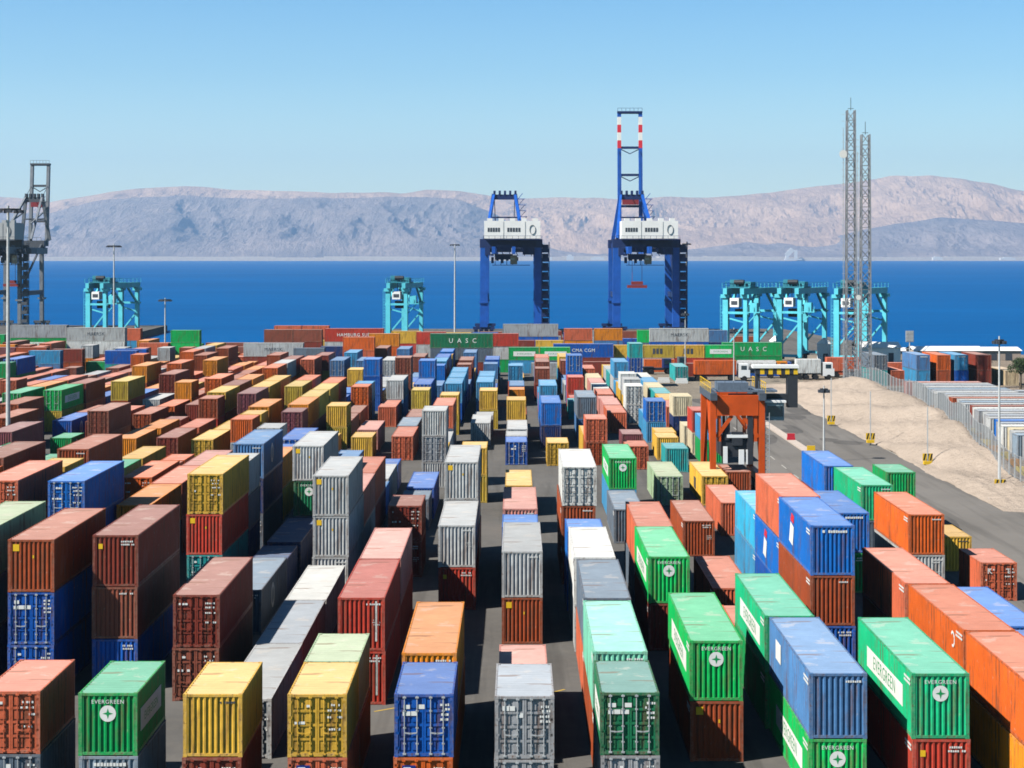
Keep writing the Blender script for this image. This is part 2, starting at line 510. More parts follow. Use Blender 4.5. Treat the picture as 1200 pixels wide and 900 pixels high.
# arched white monument building
mon = empty("shore_monument", ((928-604)*11450/2150, 11430, 3), 0, "white arched landmark building standing on the far shore", "building")
b = MB(); b.prism([(-40,0),(-22,0),(-22,30),(-40,30)], 0, 30); b.bar((-36,15,28),(4,15,68),14,30); b.build("leaning_wing", M_FARWHITE, mon)
b = MB(); b.box(14,32,0,30,0,62); b.build("tower", M_FARWHITE, mon)
b = MB(); b.box(-46,60,-6,36,0,9); b.build("podium", M_FARWHITE, mon)

# the air: pale even haze around camera and scene
hz = MB(); hz.box(-9500, 9500, -400, 20500, -9.5, 1150)
hm = bpy.data.materials.new("haze_air"); hm.use_nodes = True
t = hm.node_tree
for n in list(t.nodes): t.nodes.remove(n)
ho = t.nodes.new("ShaderNodeOutputMaterial"); pv_ = t.nodes.new("ShaderNodeVolumePrincipled")
pv_.inputs["Color"].default_value = (.50, .74, 1.0, 1)
pv_.inputs["Density"].default_value = 5.6e-5
pv_.inputs["Anisotropy"].default_value = 0.2
t.links.new(pv_.outputs[0], ho.inputs["Volume"])
tag(hz.build("haze", hm), kind="stuff", label="pale haze hanging over the gulf")
# ------------------------------------------------------------------ containers: where every stack stands
# S(row or x, distance or y of the roof's front edge, length, "top|...|bottom"), each tier "colour.end+marks", end r = ribbed, d = doors
F_PX, Y_HOR, X_VP = 2150.0, 301.0, 604.0
HGT = {20: 2.60, 40: 2.78}
LEN = {20: 6.06, 40: 12.19}
STK = []
def rowx(k): return 0.25 + 4.37*k
def S(x, d=None, L=40, spec="", y=None, ori='Y', row=None, gap=0):
    tiers = spec.split("|")
    h = HGT[L]*len(tiers)
    if d is None: d = (H_CAM-h)*F_PX/(y-Y_HOR)
    STK.append(dict(x=x, d=d, L=L, tiers=tiers, ori=ori, row=row, n=len(tiers)))
    return d
def xr(px, d): return (px-X_VP)*d/F_PX - 1.22     # centre from the right edge of the face
def xl(px, d): return (px-X_VP)*d/F_PX + 1.22

# --- first block, row by row, left to right
S(-34.3, 122, 40, "coral.d|maroon.d|blue.r");  S(-34.3, 134.6, 20, "yellow.r|brown.r|maroon.d")
S(-34.3, 142, 40, "rust.r|maroon.d|brown.r")
S(-29.8, 99.5, 40, "palegreen.r|slate.d|navy.r"); S(-29.8, 121.7, 40, "royal.d|blue.r|maroon.r")

S(-25.5, 96.5, 40, "rust.rY|blue.dW|blue.d"); S(-24.6, 109.2, 20, "silver.r")
S(-27.2, 130.5, 40, "orange.r|slate.r"); S(-27.2, 143.0, 40, "coral.r|maroon.r"); S(-27.0, 155.5, 40, "pink.r|maroon.r")
S(-20.9, 76.0, 20, "coral.d|slate.dW"); S(-21.4, 98.0, 40, "maroon.r|brown.r|blue.r")
S(-21.3, 125.7, 40, "yellow.d|red.rY|teal.d"); S(-21.3, 138.2, 20, "silver.r|slate.r|navy.r"); S(-21.3, 146, 40, "steelblue.rO|navy.r|slate.d")
S(-16.8, 75.7, 20, "green.rEQ|greyblue.rW"); S(-16.7, 95.8, 40, "maroon.d|brown.d"); S(-16.8, 112.6, 40, "slate.rO"); S(-16.8, 125.0, 20, "navy.r")
S(-16.6, 131.5, 40, "navy.r"); S(-16.3, 144.5, 40, "silver.rY|darkgreen.rE|slate.r")
S(-12.5, 75.5, 20, "yellow.r|maroon.d"); S(-12.5, 84.8, 40, "silver.d"); S(-12.5, 97.1, 40, "grey.r"); S(-12.5, 109.4, 40, "white.r")
S(-12.6, 124.7, 40, "silver.rY|silver.rY|silver.r"); S(-12.7, 137.6, 40, "pink.r|silver.r"); S(-12.7, 150.1, 40, "coral.d|maroon.d")
S(-8.15, 75.5, 20, "yellow.d|coral.dB"); S(-8.15, 81.7, 20, "palegreen.r|rust.r"); S(-7.95, 95.0, 40, "red.rV|red.rV"); S(-7.95, 107.4, 40, "pink.r|maroon.r")
S(-8.0, 132.8, 20, "maroon.d|maroon.r"); S(-8.6, 141, 20, "silver.r"); S(-8.6, 156, 20, "slate.r")
S(-3.8, 75.5, 20, "blue.dW|orangered.dB"); S(-3.8, 81.7, 40, "orange.r|orangered.r"); S(-3.85, 120.6, 40, "silver.r|red.r"); 
S(-3.95, 133.0, 40, "silver.rY|grey.r|brown.r"); S(-3.9, 173, 20, "yellow.r|mustard.r")
S(0.35, 75.2, 20, "grey.dW|grey.dW"); S(0.4, 84.5, 40, "pink.r"); S(0.4, 109.9, 40, "silver.r|rust.rY"); S(0.35, 122.3, 20, "royal.r|blue.r")
S(0.3, 128.6, 40, "pink.r|brown.r"); S(0.3, 153.5, 20, "coral.r"); S(0.3, 164, 40, "yellow.r")
S(4.75, 75.8, 20, "darkgreen.dWP|grey.d"); S(4.72, 82.0, 40, "mint.r|rust.r"); S(4.75, 94.9, 40, "slate.r|coral.r"); S(4.7, 107.8, 40, "white.r|silver.r")
S(4.6, 120.2, 20, "royal.r|blue.r"); S(4.5, 130.0, 40, "white.d|rust.r|maroon.r"); 
S(9.25, 84.3, 40, "brightgreen.rEP|rust.rY"); S(9.05, 108.0, 40, "brightgreen.rEP|maroon.r"); S(9.1, 120.2, 40, "coral.r|slate.r"); S(9.2, 148.5, 40, "slate.r")
S(9.4, 161.0, 40, "brightgreen.rEP|skyblue.r")
S(13.65, 77.7, 40, "steelblue.rN|brightgreen.rEP"); S(13.5, 90.2, 40, "emerald.rP|green.r"); S(13.4, 102.6, 20, "coral.r"); S(13.4, 113.2, 40, "coral.r")
S(14.2, 142, 40, "rust.r"); S(14.4, 171, 40, "palegreen.dX")
S(18.05, 77.7, 40, "emerald.rEP|red.r"); S(17.6, 101.5, 40, "royal.rRW|rust.r|blue.r"); S(17.7, 114.0, 40, "coral.r|royal.rR|blue.r"); S(17.8, 126.5, 40, "cyan.r|skyblue.r")
S(18.3, 152.5, 40, "coral.r"); S(18.6, 171, 40, "yellow.dM")
S(22.4, 74.3, 40, "orangered.r|orange.r"); S(22.4, 86.7, 40, "orangered.rC|rust.r"); S(22.3, 99.2, 40, "coral.r|rust.r"); S(23.2, 126.5, 40, "royal.rRW|green.r")
S(21.4, 176.2, 20, "rust.r")
S(28.0, 101.5, 40, "royal.r"); S(28.2, 125.7, 40, "orangered.r|silver.r"); S(28.0, 142, 40, "emerald.r|slate.r"); S(27.3, 155, 40, "royal.r|maroon.r")
S(32.6, 123.7, 20, "coral.dK"); S(32.4, 135.2, 20, "yellow.r"); S(32.3, 153.5, 20, "green.r|green.r")
S(28.0, 88.5, 40, "blue.r")

# --- second block (roof edges measured in the photo)
def B(pxr, y, L, spec, d=None):
    h = HGT[L]*len(spec.split("|"))
    d = (H_CAM-h)*F_PX/(y-Y_HOR)
    X = xr(pxr, d); k = round((X-0.25)/4.37); 
    X = X + max(-.9, min(.9, rowx(k)-X))*1.0
    S(X, d, L, spec, row=k)
def BL(pxl, y, L, spec):
    h = HGT[L]*len(spec.split("|")); d = (H_CAM-h)*F_PX/(y-Y_HOR)
    X = xl(pxl, d); k = round((X-0.25)/4.37); X = X + max(-.9, min(.9, rowx(k)-X))
    S(X, d, L, spec, row=k)
S(-52.0, 185, 40, "purple.r|maroon.d"); S(-51.8, 209, 20, "green.rO"); S(-56.6, 229, 40, "blue.rO"); S(-47.6, 204, 20, "maroon.d")
S(-43.9, 206.5, 40, "orange.r"); S(-39.4, 207.5, 40, "maroon.d"); S(-35.0, 205, 40, "yellow.d")
S(-61.3, 243, 40, "brightgreen.dQ|mustard.r"); S(-65.7, 225, 40, "orange.r")
B(176.5, 428.7, 40, "orange.r|rust.r"); B(198, 438.5, 40, "maroon.d|purple.r"); B(157, 446.7, 40, "mustard.r|rust.r")
B(157, 468, 40, "royal.r"); B(180, 468, 40, "silver.r"); B(169, 485, 40, "rust.d")
B(252, 467, 20, "rust.d|red.r"); B(230, 474, 40, "maroon.r"); B(250, 444.5, 40, "orangered.d|rust.r"); B(250.6, 422, 40, "orange.d|rust.r")
B(292, 461, 40, "purple.d|maroon.r"); B(320.6, 431, 40, "orangered.d|orange.r"); B(362, 421, 40, "coral.d|coral.r")
B(347, 452.5, 40, "mustard.r|yellow.r"); B(350.5, 482.5, 20, "purple.d|red.r"); S(-26.0, 215, 40, "orange.r|rust.r")
B(398, 475.5, 20, "yellow.r|mustard.r"); B(391, 513, 20, "yellow.d"); B(427, 453, 20, "orangered.d|brown.d"); B(431.6, 433, 20, "yellow.r|orange.r")
B(448, 421, 20, "royal.r|blue.r|blue.r"); B(463, 451, 40, "silver.r|steelblue.r"); B(479, 419, 20, "brown.d|brown.r|maroon.r"); B(502.6, 422.5, 20, "royal.r|skyblue.r|blue.r")
S(-8.7, 256, 40, "skyblue.r|blue.r"); S(-8.7, 269, 40, "skyblue.r|royal.r"); S(-8.7, 282, 40, "skyblue.r|royal.r"); B(504, 457, 20, "mustard.r|yellow.r")
S(-17.5, 250, 40, "coral.r"); S(-17.6, 210, 20, "yellow.r"); S(-17.5, 217, 40, "pink.r"); S(-12.9, 209, 40, "coral.d"); S(-13.1, 222, 40, "slate.r")
S(-8.2, 184, 20, "silver.r|grey.d|silver.r"); S(-8.6, 218, 40, "coral.r|slate.r"); S(-8.6, 239, 20, "yellow.r|mustard.r")
S(-4.3, 226, 40, "silver.r"); S(-3.6, 247, 20, "yellow.r|mustard.r"); S(-4.3, 259, 40, "skyblue.r|steelblue.r"); S(-4.3, 272, 40, "skyblue.r|blue.r"); S(-4.2, 309, 20, "steelblue.r|silver.r")
S(0.1, 204.5, 20, "blue.dW"); S(0.1, 211.5, 20, "silver.r"); S(0.1, 231, 20, "yellow.r|silver.r"); S(0.0, 304, 20, "skyblue.d|coral.r"); S(0.2, 285, 20, "orange.r")
S(4.7, 203.5, 20, "yellow.d"); S(4.3, 222, 40, "royal.r|navy.r"); S(4.5, 252, 40, "skyblue.r|royal.r"); S(4.3, 296, 20, "brown.d|maroon.d")
S(9.0, 204, 20, "coral.d|rust.d"); S(9.0, 231, 40, "slate.r|steelblue.r"); S(9.3, 287, 20, "royal.d|royal.r|blue.r"); S(8.8, 262, 20, "teal.r")
S(13.3, 200, 20, "coral.d"); S(13.6, 213.5, 20, "purple.r"); S(13.4, 241, 40, "coral.r"); S(13.4, 254, 40, "pink.r")
S(17.4, 197.5, 20, "teal.r"); S(17.4, 209.5, 20, "yellow.r"); S(17.6, 229, 20, "royal.d|skyblue.r"); S(16.6, 256, 20, "white.d|white.d"); S(17.2, 270, 20, "silver.r|yellow.r"); S(17.4, 283, 20, "white.r|yellow.r")
S(21.8, 224, 20, "cream.r"); S(21.8, 250, 40, "coral.r"); S(22.0, 206, 20, "skyblue.r|green.r"); S(21.9, 215, 20, "red.r|cream.r"); S(21.4, 326, 20, "teal.r|blue.d|navy.r"); S(21.6, 237, 20, "cream.r|navy.r")

# --- stacks lying across, long side towards us (centre px, y of roof edge, tiers)
MIXC = ["rust","silver","blue","coral","grey","green","steelblue","maroon","yellow","orange","skyblue","white"]
def far(X, d, L, spec):
    """an unlettered long one becomes two short ones end to end"""
    if L == 40 and not any(c.isupper() for c in spec):
        S(X-3.12, d, 20, spec, ori='X', row=99)
        r_ = random.Random(int(X*10+d)); t2 = [r_.choice(MIXC)+'.r' for _ in spec.split('|')]
        S(X+3.12, d, 20, "|".join(t2[:max(1, len(t2)-r_.choice((0, 0, 1)))]), ori='X', row=99)
    else:
        S(X, d, L, spec, ori='X', row=99)
def T(px, y, spec, L=40, n=None):
    h = HGT[L]*len(spec.split("|")); d = (H_CAM-h)*F_PX/(y-Y_HOR)
    far((px-X_VP)*d/F_PX, d, L, spec)
def TD(px, d, spec, L=40):
    far((px-X_VP)*d/F_PX, d, L, spec)
T(45, 381, "grey.r|green.rP|maroon.r"); T(112, 384, "silver.rT|white.r|brown.r"); T(148, 385, "coral.r|skyblue.r|blue.r", 20); T(-18, 386, "pink.r|grey.r|maroon.r")
T(18, 405, "purple.r|rust.r"); T(52, 411, "skyblue.r|steelblue.r", 20); T(97, 407, "maroon.r|rust.r"); T(203, 387, "brightgreen.r|brightgreen.rT|green.r", 20); T(141, 411, "blue.r|teal.r", 20); T(180, 402, "coral.r|grey.r", 20); T(103, 424, "green.r", 20)
T(320, 402, "silver.rT|maroon.r"); TD(326, 388, "brown.r|maroon.r|purple.r", 20); TD(358, 388, "brown.r|maroon.r|purple.r", 20); TD(337, 410, "coral.r|rust.r|maroon.r", 20); TD(366, 410, "coral.r|rust.r|maroon.r", 20)
T(362, 408, "slate.r|navy.r", 20); T(393, 406, "navy.rP|slate.r", 20); T(415, 385, "red.rT|silver.r|maroon.r"); TD(420, 352, "orangered.r|coral.r|brown.r", 20); T(450, 391, "orange.r|orangered.r|maroon.r", 20); T(476, 388, "yellow.r|red.r|palegreen.r", 20); T(505, 389, "red.r|silver.r|maroon.r", 20)
T(541, 391, "darkgreen.rU|slate.r|maroon.r"); TD(590, 368, "red.r|silver.rT|green.rP", 20); TD(622, 405, "grey.r|blue.rT|maroon.r"); T(660, 385, "coral.r|orange.r|rust.r", 20); T(627, 397, "maroon.r|brown.r"); TD(614, 365, "green.rP|skyblue.r", 20); TD(646, 365, "brightgreen.rP|slate.r", 20)
T(684, 403, "blue.rT|maroon.r"); T(713, 385, "orange.r|steelblue.r|slate.r", 20); TD(735, 374, "yellow.rM|silver.r", 20); TD(767, 374, "mustard.rM|grey.r", 20); TD(796, 374, "yellow.rM|red.r", 20); TD(741, 404, "blue.r|navy.r"); T(764, 387, "brightgreen.rP|slate.r|blue.r", 20); T(796, 385, "silver.rT|blue.r|navy.r")
T(702, 424, "maroon.r", 20); T(773, 421, "orangered.r", 20); TD(829, 374, "brightgreen.rP|maroon.r", 20); TD(823, 355, "maroon.r", 20); TD(836, 385, "steelblue.r|navy.r|maroon.r", 20)
TD(882, 378, "green.rU|green.r"); T(1000, 424, "coral.r", 20); T(1030, 424, "slate.r"); 

# --- storage ground behind the sand bank: boxes side by side, ends towards the road, and a far line of ends
FENCE = [(49.6,172),(50.2,190),(53.0,215),(56.6,245),(58.6,270),(58.8,300),(58.4,326)]
cl = ["silver","grey","greyblue","silver","cream","white","grey","royal","silver","grey","silver","grey","white","maroon","silver","greyblue","silver","rust","silver","grey","silver","grey","greyblue","silver","grey","silver","pink"]
for i, c in enumerate(cl):
    y = 203 + i*3.7
    S(float(np.interp(y, [q[1] for q in FENCE], [q[0] for q in FENCE])) + 5.4 + 6.1 + .35*math.sin(i*2.1), y, 40, f"{c}.r", ori='X', row=98)
for i, c in enumerate(["silver","greyblue","grey","silver","skyblue","silver","teal","grey","silver","grey","silver","slate","silver","grey"]):
    S(79.5 + .4*math.sin(i*1.7), 212 + i*5.2, 40, f"{c}.r", ori='X', row=98)
for i, (px, c) in enumerate(((1032,"slate.d|teal.r"),(1052,"coral.d"),(1082,"steelblue.rW|skyblue.r"),(1106,"orangered.d|rust.r"),(1127,"skyblue.rW|blue.r"),(1154,"maroon.d|maroon.r"),(1186,"beige.r"))):
    S((px-X_VP)*330/F_PX, 330, 40, c, row=97)

# --- fill the rest of the rows so that the yard reads full; never in front of a measured stack
def rect(s):
    l = LEN[s['L']]
    if s['ori'] == 'Y': return (s['x']-1.22, s['x']+1.22, s['d'], s['d']+l)
    return (s['x']-l/2, s['x']+l/2, s['d'], s['d']+2.44)
def proj(x, y, z): return (X_VP + x*F_PX/y, Y_HOR + (H_CAM-z)*F_PX/y)
MEAS = list(STK)
def hits(a, b, m=.25): return a[0] < b[1]+m and b[0] < a[1]+m and a[2] < b[3]+m and b[2] < a[3]+m
def occludes(r, h):
    """does a box r of height h hide the roof or the upper face of a measured stack"""
    for s in MEAS:
        q = rect(s)
        if q[2] < r[2]: continue
        hs = HGT[s['L']]*s['n']
        pts = [((q[0]+q[1])/2, q[2], hs-1.3), ((q[0]*.8+q[1]*.2), q[2], hs-.3), ((q[1]*.8+q[0]*.2), q[2], hs-.3), ((q[0]+q[1])/2, q[2]+1.5, hs)]
        for (x, y, z) in pts:
            # ray camera -> point, test the box
            t0, t1 = 0.0, .999
            for o, dd, lo, hi in ((0, x, r[0], r[1]), (0, y, r[2], r[3]), (H_CAM, z-H_CAM, 0, h)):
                if abs(dd) < 1e-9: continue
                a, b = (lo-o)/dd, (hi-o)/dd
                if a > b: a, b = b, a
                t0, t1 = max(t0, a), min(t1, b)
            if t0 < t1: return True
    return False
for _ in range(6):
    for i, a in enumerate(MEAS):
        for b in MEAS[i+1:]:
            ra, rb = rect(a), rect(b)
            if hits(ra, rb, -.02):
                if a['ori'] == 'Y' and b['ori'] == 'Y':
                    lo, hi = (a, b) if a['d'] <= b['d'] else (b, a)
                    hi['d'] = rect(lo)[3] + .2
                elif a['ori'] == 'X' and b['ori'] == 'X' and a['row'] == 98:
                    b['x'] += ra[1]-rb[0]+.3
                else:
                    lo, hi = (a, b) if a['x'] <= b['x'] else (b, a)
                    hi['x'] += rect(lo)[1]-rect(hi)[0]+.15
rng = random.Random(5)
ZONES = [(-1, 150, ["maroon","brown","rust","coral","orange","orangered","coral","green","blue","silver","orange"]),
         (150, 330, ["orangered","rust","coral","orange","orange","orangered","orangered","yellow","rust","maroon","silver"]),
         (330, 400, ["coral","rust","mustard","maroon","steelblue","orangered","blue"]),
         (400, 560, ["royal","skyblue","blue","steelblue","silver","yellow","brown","royal"]),
         (560, 680, ["blue","skyblue","yellow","silver","coral","teal","brown","red","steelblue"]),
         (680, 1250, ["pink","coral","white","yellow","maroon","cream","skyblue","silver","teal"])]
def zone(px):
    for a, b, c in ZONES:
        if a <= px < b: return rng.choice(c)
    return rng.choice(ZONES[0][2] if px < 0 else ZONES[-1][2])
def fill(k, d0, d1, pT, skip=0.04):
    d = d0 + rng.uniform(0, 1.5)
    x = rowx(k)
    while d < d1:
        L = 40 if rng.random() < .74 else 20
        q = (x-1.22, x+1.22, d, d+LEN[L])
        px = proj(x, d, 3)[0]
        if px < -60 or px > 1260: d += 6; continue
        bad = [s for s in STK if hits(q, rect(s), .2)]
        if bad:
            d = max(rect(s)[3] for s in bad) + .3 if L == 20 or len(bad) > 0 else d + 3
            continue
        if rng.random() < skip: d += LEN[L] + .4; continue
        n = rng.choices([1, 2, 3], pT)[0]
        while n and occludes(q, HGT[L]*n): n -= 1
        if n:
            S(x + rng.uniform(-.08, .08), d, L, "|".join(f"{zone(px)}.{rng.choice('rdd')}" for _ in range(n)), row=k)
        d += LEN[L] + .35
for k in range(-18, -8): fill(k, 128 if k < -9 else 122, 203, (.15, .6, .25))
for k in range(-8, -4): fill(k, 146, 204, (.4, .6, 0))
for k in range(-4, -1): fill(k, 146, 203, (.8, .2, 0), .12)
for k in range(2, 5): fill(k, 186, 198, (1, 0, 0), .3)
for k in range(-26, 6): fill(k, 206, 346, (.4, .55, .05))
for k in range(-30, -9): fill(k, 340, 395, (.5, .5, 0), .2)
for k in range(-9, 9): fill(k, 340, 366, (.7, .3, 0), .3)
# cross-lying stacks far behind, kept below the measured skyline
for d in (356, 376, 396, 416, 436, 470, 505, 540):
    x = -150 if d < 460 else -56
    while x < min(62, .13*d):
        L = 40 if rng.random() < .25 else 20
        q = (x, x+LEN[L], d, d+2.44)
        if not any(hits(q, rect(s), .3) for s in STK):
            n = rng.choices([1, 2, 3], (.3, .5, .2))[0]
            lim = 392 if -62 > x > -112 else 388
            while n and (proj(x, d, HGT[L]*n)[1] < lim+rng.uniform(-2, 5) or occludes(q, HGT[L]*n)): n -= 1
            if n and not (d > 460 and -115 < x+6 < -60):
                S(x+LEN[L]/2, d, L, "|".join(f"{rng.choice(['maroon','rust','silver','blue','green','coral','grey','steelblue','yellow','brown'])}.r" for _ in range(n)), ori='X', row=99)
        x += LEN[L] + rng.choice((.4, .4, .8, 3))
for i, s in enumerate(STK): s['id'] = i
# overlaps among the stacks
for i, a in enumerate(STK):
    for b in STK[i+1:]:
        if hits(rect(a), rect(b), -.02):
            ra, rb = rect(a), rect(b)
            if a in MEAS and b in MEAS:
                print("OVERLAP %s d=%.1f-%.1f x=%.1f / %s d=%.1f-%.1f x=%.1f" % (a['tiers'][0], ra[2], ra[3], a['x'], b['tiers'][0], rb[2], rb[3], b['x']))
# ------------------------------------------------------------------ container parts (front end at y = 0, base at z = 0)
W2 = 1.219
MESH = {}
def cached(key, fn):
    if key not in MESH: MESH[key] = fn()
    return MESH[key]
def obj(name, me, mats, parent, loc=None):
    o = bpy.data.objects.new(name, me)
    COL.objects.link(o)
    o.parent = parent
    if loc: o.location = loc
    mats = mats if isinstance(mats, (list, tuple)) else [mats]
    while len(me.materials) < len(mats): me.materials.append(mats[len(me.materials)])
    for i, m in enumerate(mats):
        o.material_slots[i].link = 'OBJECT'; o.material_slots[i].material = m
    return o
def rib_profile(a, b, pitch, depth):
    """points (along, in) of a trapezoid corrugation from a to b"""
    n = max(1, round((b-a)/pitch)); p = (b-a)/n; out = []
    for i in range(n):
        s = a + i*p
        out += [(s, 0), (s+.30*p, 0), (s+.48*p, depth), (s+.80*p, depth)]
    out.append((b, 0))
    return out
def m_frame(L, h):
    b = MB(); l = LEN[L]; e = .003
    for sx in (-1, 1):
        for (y0, y1) in ((0, .15), (l-.15, l)):
            x0, x1 = sorted((sx*W2, sx*(W2-.15)))
            b.box(x0, x1, y0, y1, .118, h-.118)
            for (z0, z1) in ((0, .118), (h-.118, h)):
                xa, xb = sorted((sx*(W2+.006), sx*(W2-.17)))
                b.box(xa, xb, y0-.006 if y0 == 0 else y0-.02, y1+.02 if y0 == 0 else y1+.006, z0, z1)
        x0, x1 = sorted((sx*(W2-.002), sx*(W2-.07)))
        b.box(x0, x1, .17, l-.17, h-.085, h-.012)
        b.box(x0, x1, .17, l-.17, .03, .17)
    for (y0, y1) in ((.004, .10), (l-.10, l-.004)):
        b.box(-W2+.17, W2-.17, y0, y1, h-.115, h-.012)
        b.box(-W2+.17, W2-.17, y0, y1, .03, .15)
    return b.mesh("container_frame")
def m_side(L, h, sx, fine=True):
    b = MB(); l = LEN[L]
    pr_ = rib_profile(.15, l-.15, .278 if fine else .6, .04)
    z0, z1 = .16, h-.08
    for (a, b2) in zip(pr_, pr_[1:]):
        xa, xb = sx*(W2-.008-a[1]), sx*(W2-.008-b2[1])
        pts = [(xa,a[0],z0),(xb,b2[0],z0),(xb,b2[0],z1),(xa,a[0],z1)]
        b.face(pts if sx > 0 else pts[::-1])
    return b.mesh("container_side_wall")
def m_end(L, h, back=False):
    b = MB(); l = LEN[L]
    pr_ = rib_profile(-W2+.15, W2-.15, .232, .05)
    z0, z1 = .145, h-.11
    for (a, b2) in zip(pr_, pr_[1:]):
        ya, yb = .016+a[1], .016+b2[1]
        if back: ya, yb = l-ya, l-yb
        pts = [(a[0],ya,z0),(b2[0],yb,z0),(b2[0],yb,z1),(a[0],ya,z1)]
        b.face(pts[::-1] if back else pts)
    return b.mesh("container_end_wall")
def m_roof(L, h):
    b = MB(); l = LEN[L]
    pr_ = rib_profile(.10, l-.10, .42, .016)
    for (a, b2) in zip(pr_, pr_[1:]):
        za, zb = h-.018-a[1], h-.018-b2[1]
        b.face([(-W2+.06,a[0],za),(W2-.06,a[0],za),(W2-.06,b2[0],zb),(-W2+.06,b2[0],zb)])
    return b.mesh("container_roof")
def m_door(h, sx):
    """one leaf, hinged at the outer post"""
    b = MB()
    x0, x1 = sorted((sx*.008, sx*(W2-.155)))
    z0, z1 = .155, h-.12
    b.box(x0, x0+.075, .03, .075, z0, z1); b.box(x1-.075, x1, .03, .075, z0, z1)
    n = 4
    for i in range(n+1):
        zc = z0 + (z1-z0)*i/n
        za, zb = max(z0, zc-.05), min(z1, zc+.05)
        b.box(x0+.075, x1-.075, .034, .075, za, zb)
    b.box(x0+.075, x1-.075, .085, .10, z0, z1)
    for i in range(n):
        za = z0+(z1-z0)*i/n+.05; zb = z0+(z1-z0)*(i+1)/n-.05
        for k in range(2):
            xa = x0+.075+(x1-x0-.15)*(k+.12)/2; xb = x0+.075+(x1-x0-.15)*(k+.88)/2
            b.box(xa, xb, .052, .072, za+.07, zb-.07)
    for k in range(4):
        zz = z0+.2+(z1-z0-.4)*k/3
        xa, xb = sorted((sx*(W2-.19), sx*(W2-.05)))
        b.box(xa, xb, .0, .03, zz-.05, zz+.05)
    return b.mesh("container_door")
def m_rod(h, x):
    b = MB()
    b.tube((x, .005, .10), (x, .005, h-.07), .022, n=6)
    for z in (.13, h-.13): b.cbox((x, .0, z), .14, .06, .07)
    for z in (.55, 1.2, 1.9): b.cbox((x, .02, z), .12, .05, .06)
    b.bar((x, -.02, 1.0), (x+.30*(1 if x < 0 else -1)*(1 if abs(x) > .5 else -1), -.02, .97), .03, .05)
    return b.mesh("container_lock_rod")
def m_whole(L, h, door):
    """small distant container in one mesh: walls, roof, frame rim"""
    b = MB(); l = LEN[L]
    b.box(-W2+.02, W2-.02, .05, l-.05, .02, h-.03, 0, 1)
    for x in (-W2, W2-.13): b.box(x, x+.13, 0, .12, 0, h); b.box(x, x+.13, l-.12, l, 0, h)
    b.box(-W2+.13, W2-.13, .003, .10, h-.13, h-.004); b.box(-W2+.13, W2-.13, .003, .10, 0.01, .13)
    for x in (-W2+.003, W2-.083): b.box(x, x+.08, .12, l-.12, h-.11, h-.003)
    if door:
        for x in (-.62, -.28, .28, .62): b.box(x-.03, x+.03, .0, .05, .13, h-.13)
        for z in (.7, 1.3, 1.9): b.box(-1.02, 1.02, .03, .052, z-.05, z+.05)
    else:
        for i in range(8):
            x = -.95+i*.262; b.box(x, x+.1, .02, .052, .13, h-.13)
    return b.mesh("container_small")

MF = Matrix(((1,0,0,0),(0,0,-1,0),(0,1,0,0),(0,0,0,1)))          # text plane on the front end
ML = Matrix(((0,0,-1,0),(-1,0,0,0),(0,1,0,0),(0,0,0,1)))         # on the left long side
MR = Matrix(((0,0,1,0),(1,0,0,0),(0,1,0,0),(0,0,0,1)))           # on the right long side
def at(Mx, loc):
    m = Mx.copy(); m.translation = loc; return m
def m_emblem():
    b = MB(); n = 20
    ring = lambda r, y: [(r*math.cos(2*math.pi*i/n), y, r*math.sin(2*math.pi*i/n)) for i in range(n)]
    b.face(ring(.34, .010), 0)
    for a in range(4):
        t = a*math.pi/2
        b.face([(.07*math.cos(t-.785), .004, .07*math.sin(t-.785)), (.22*math.cos(t), .004, .22*math.sin(t)), (.07*math.cos(t+.785), .004, .07*math.sin(t+.785)), (0, .004, 0)], 1)
    return b.mesh("emblem")
def m_blocks(seed, x0, x1, zs, y, hh=.07, w=.085, p=.8):
    """small blocks of stencilled characters, too fine to read"""
    r = random.Random(seed); b = MB()
    for z in zs:
        x = x0 + r.uniform(0, .1)
        while x < x1:
            ww = w*r.uniform(.6, 1.1)
            if r.random() < p: b.box(x, x+ww, y, y+.012, z, z+hh*r.uniform(.8, 1))
            x += ww+.03
    return b.mesh("stencil")
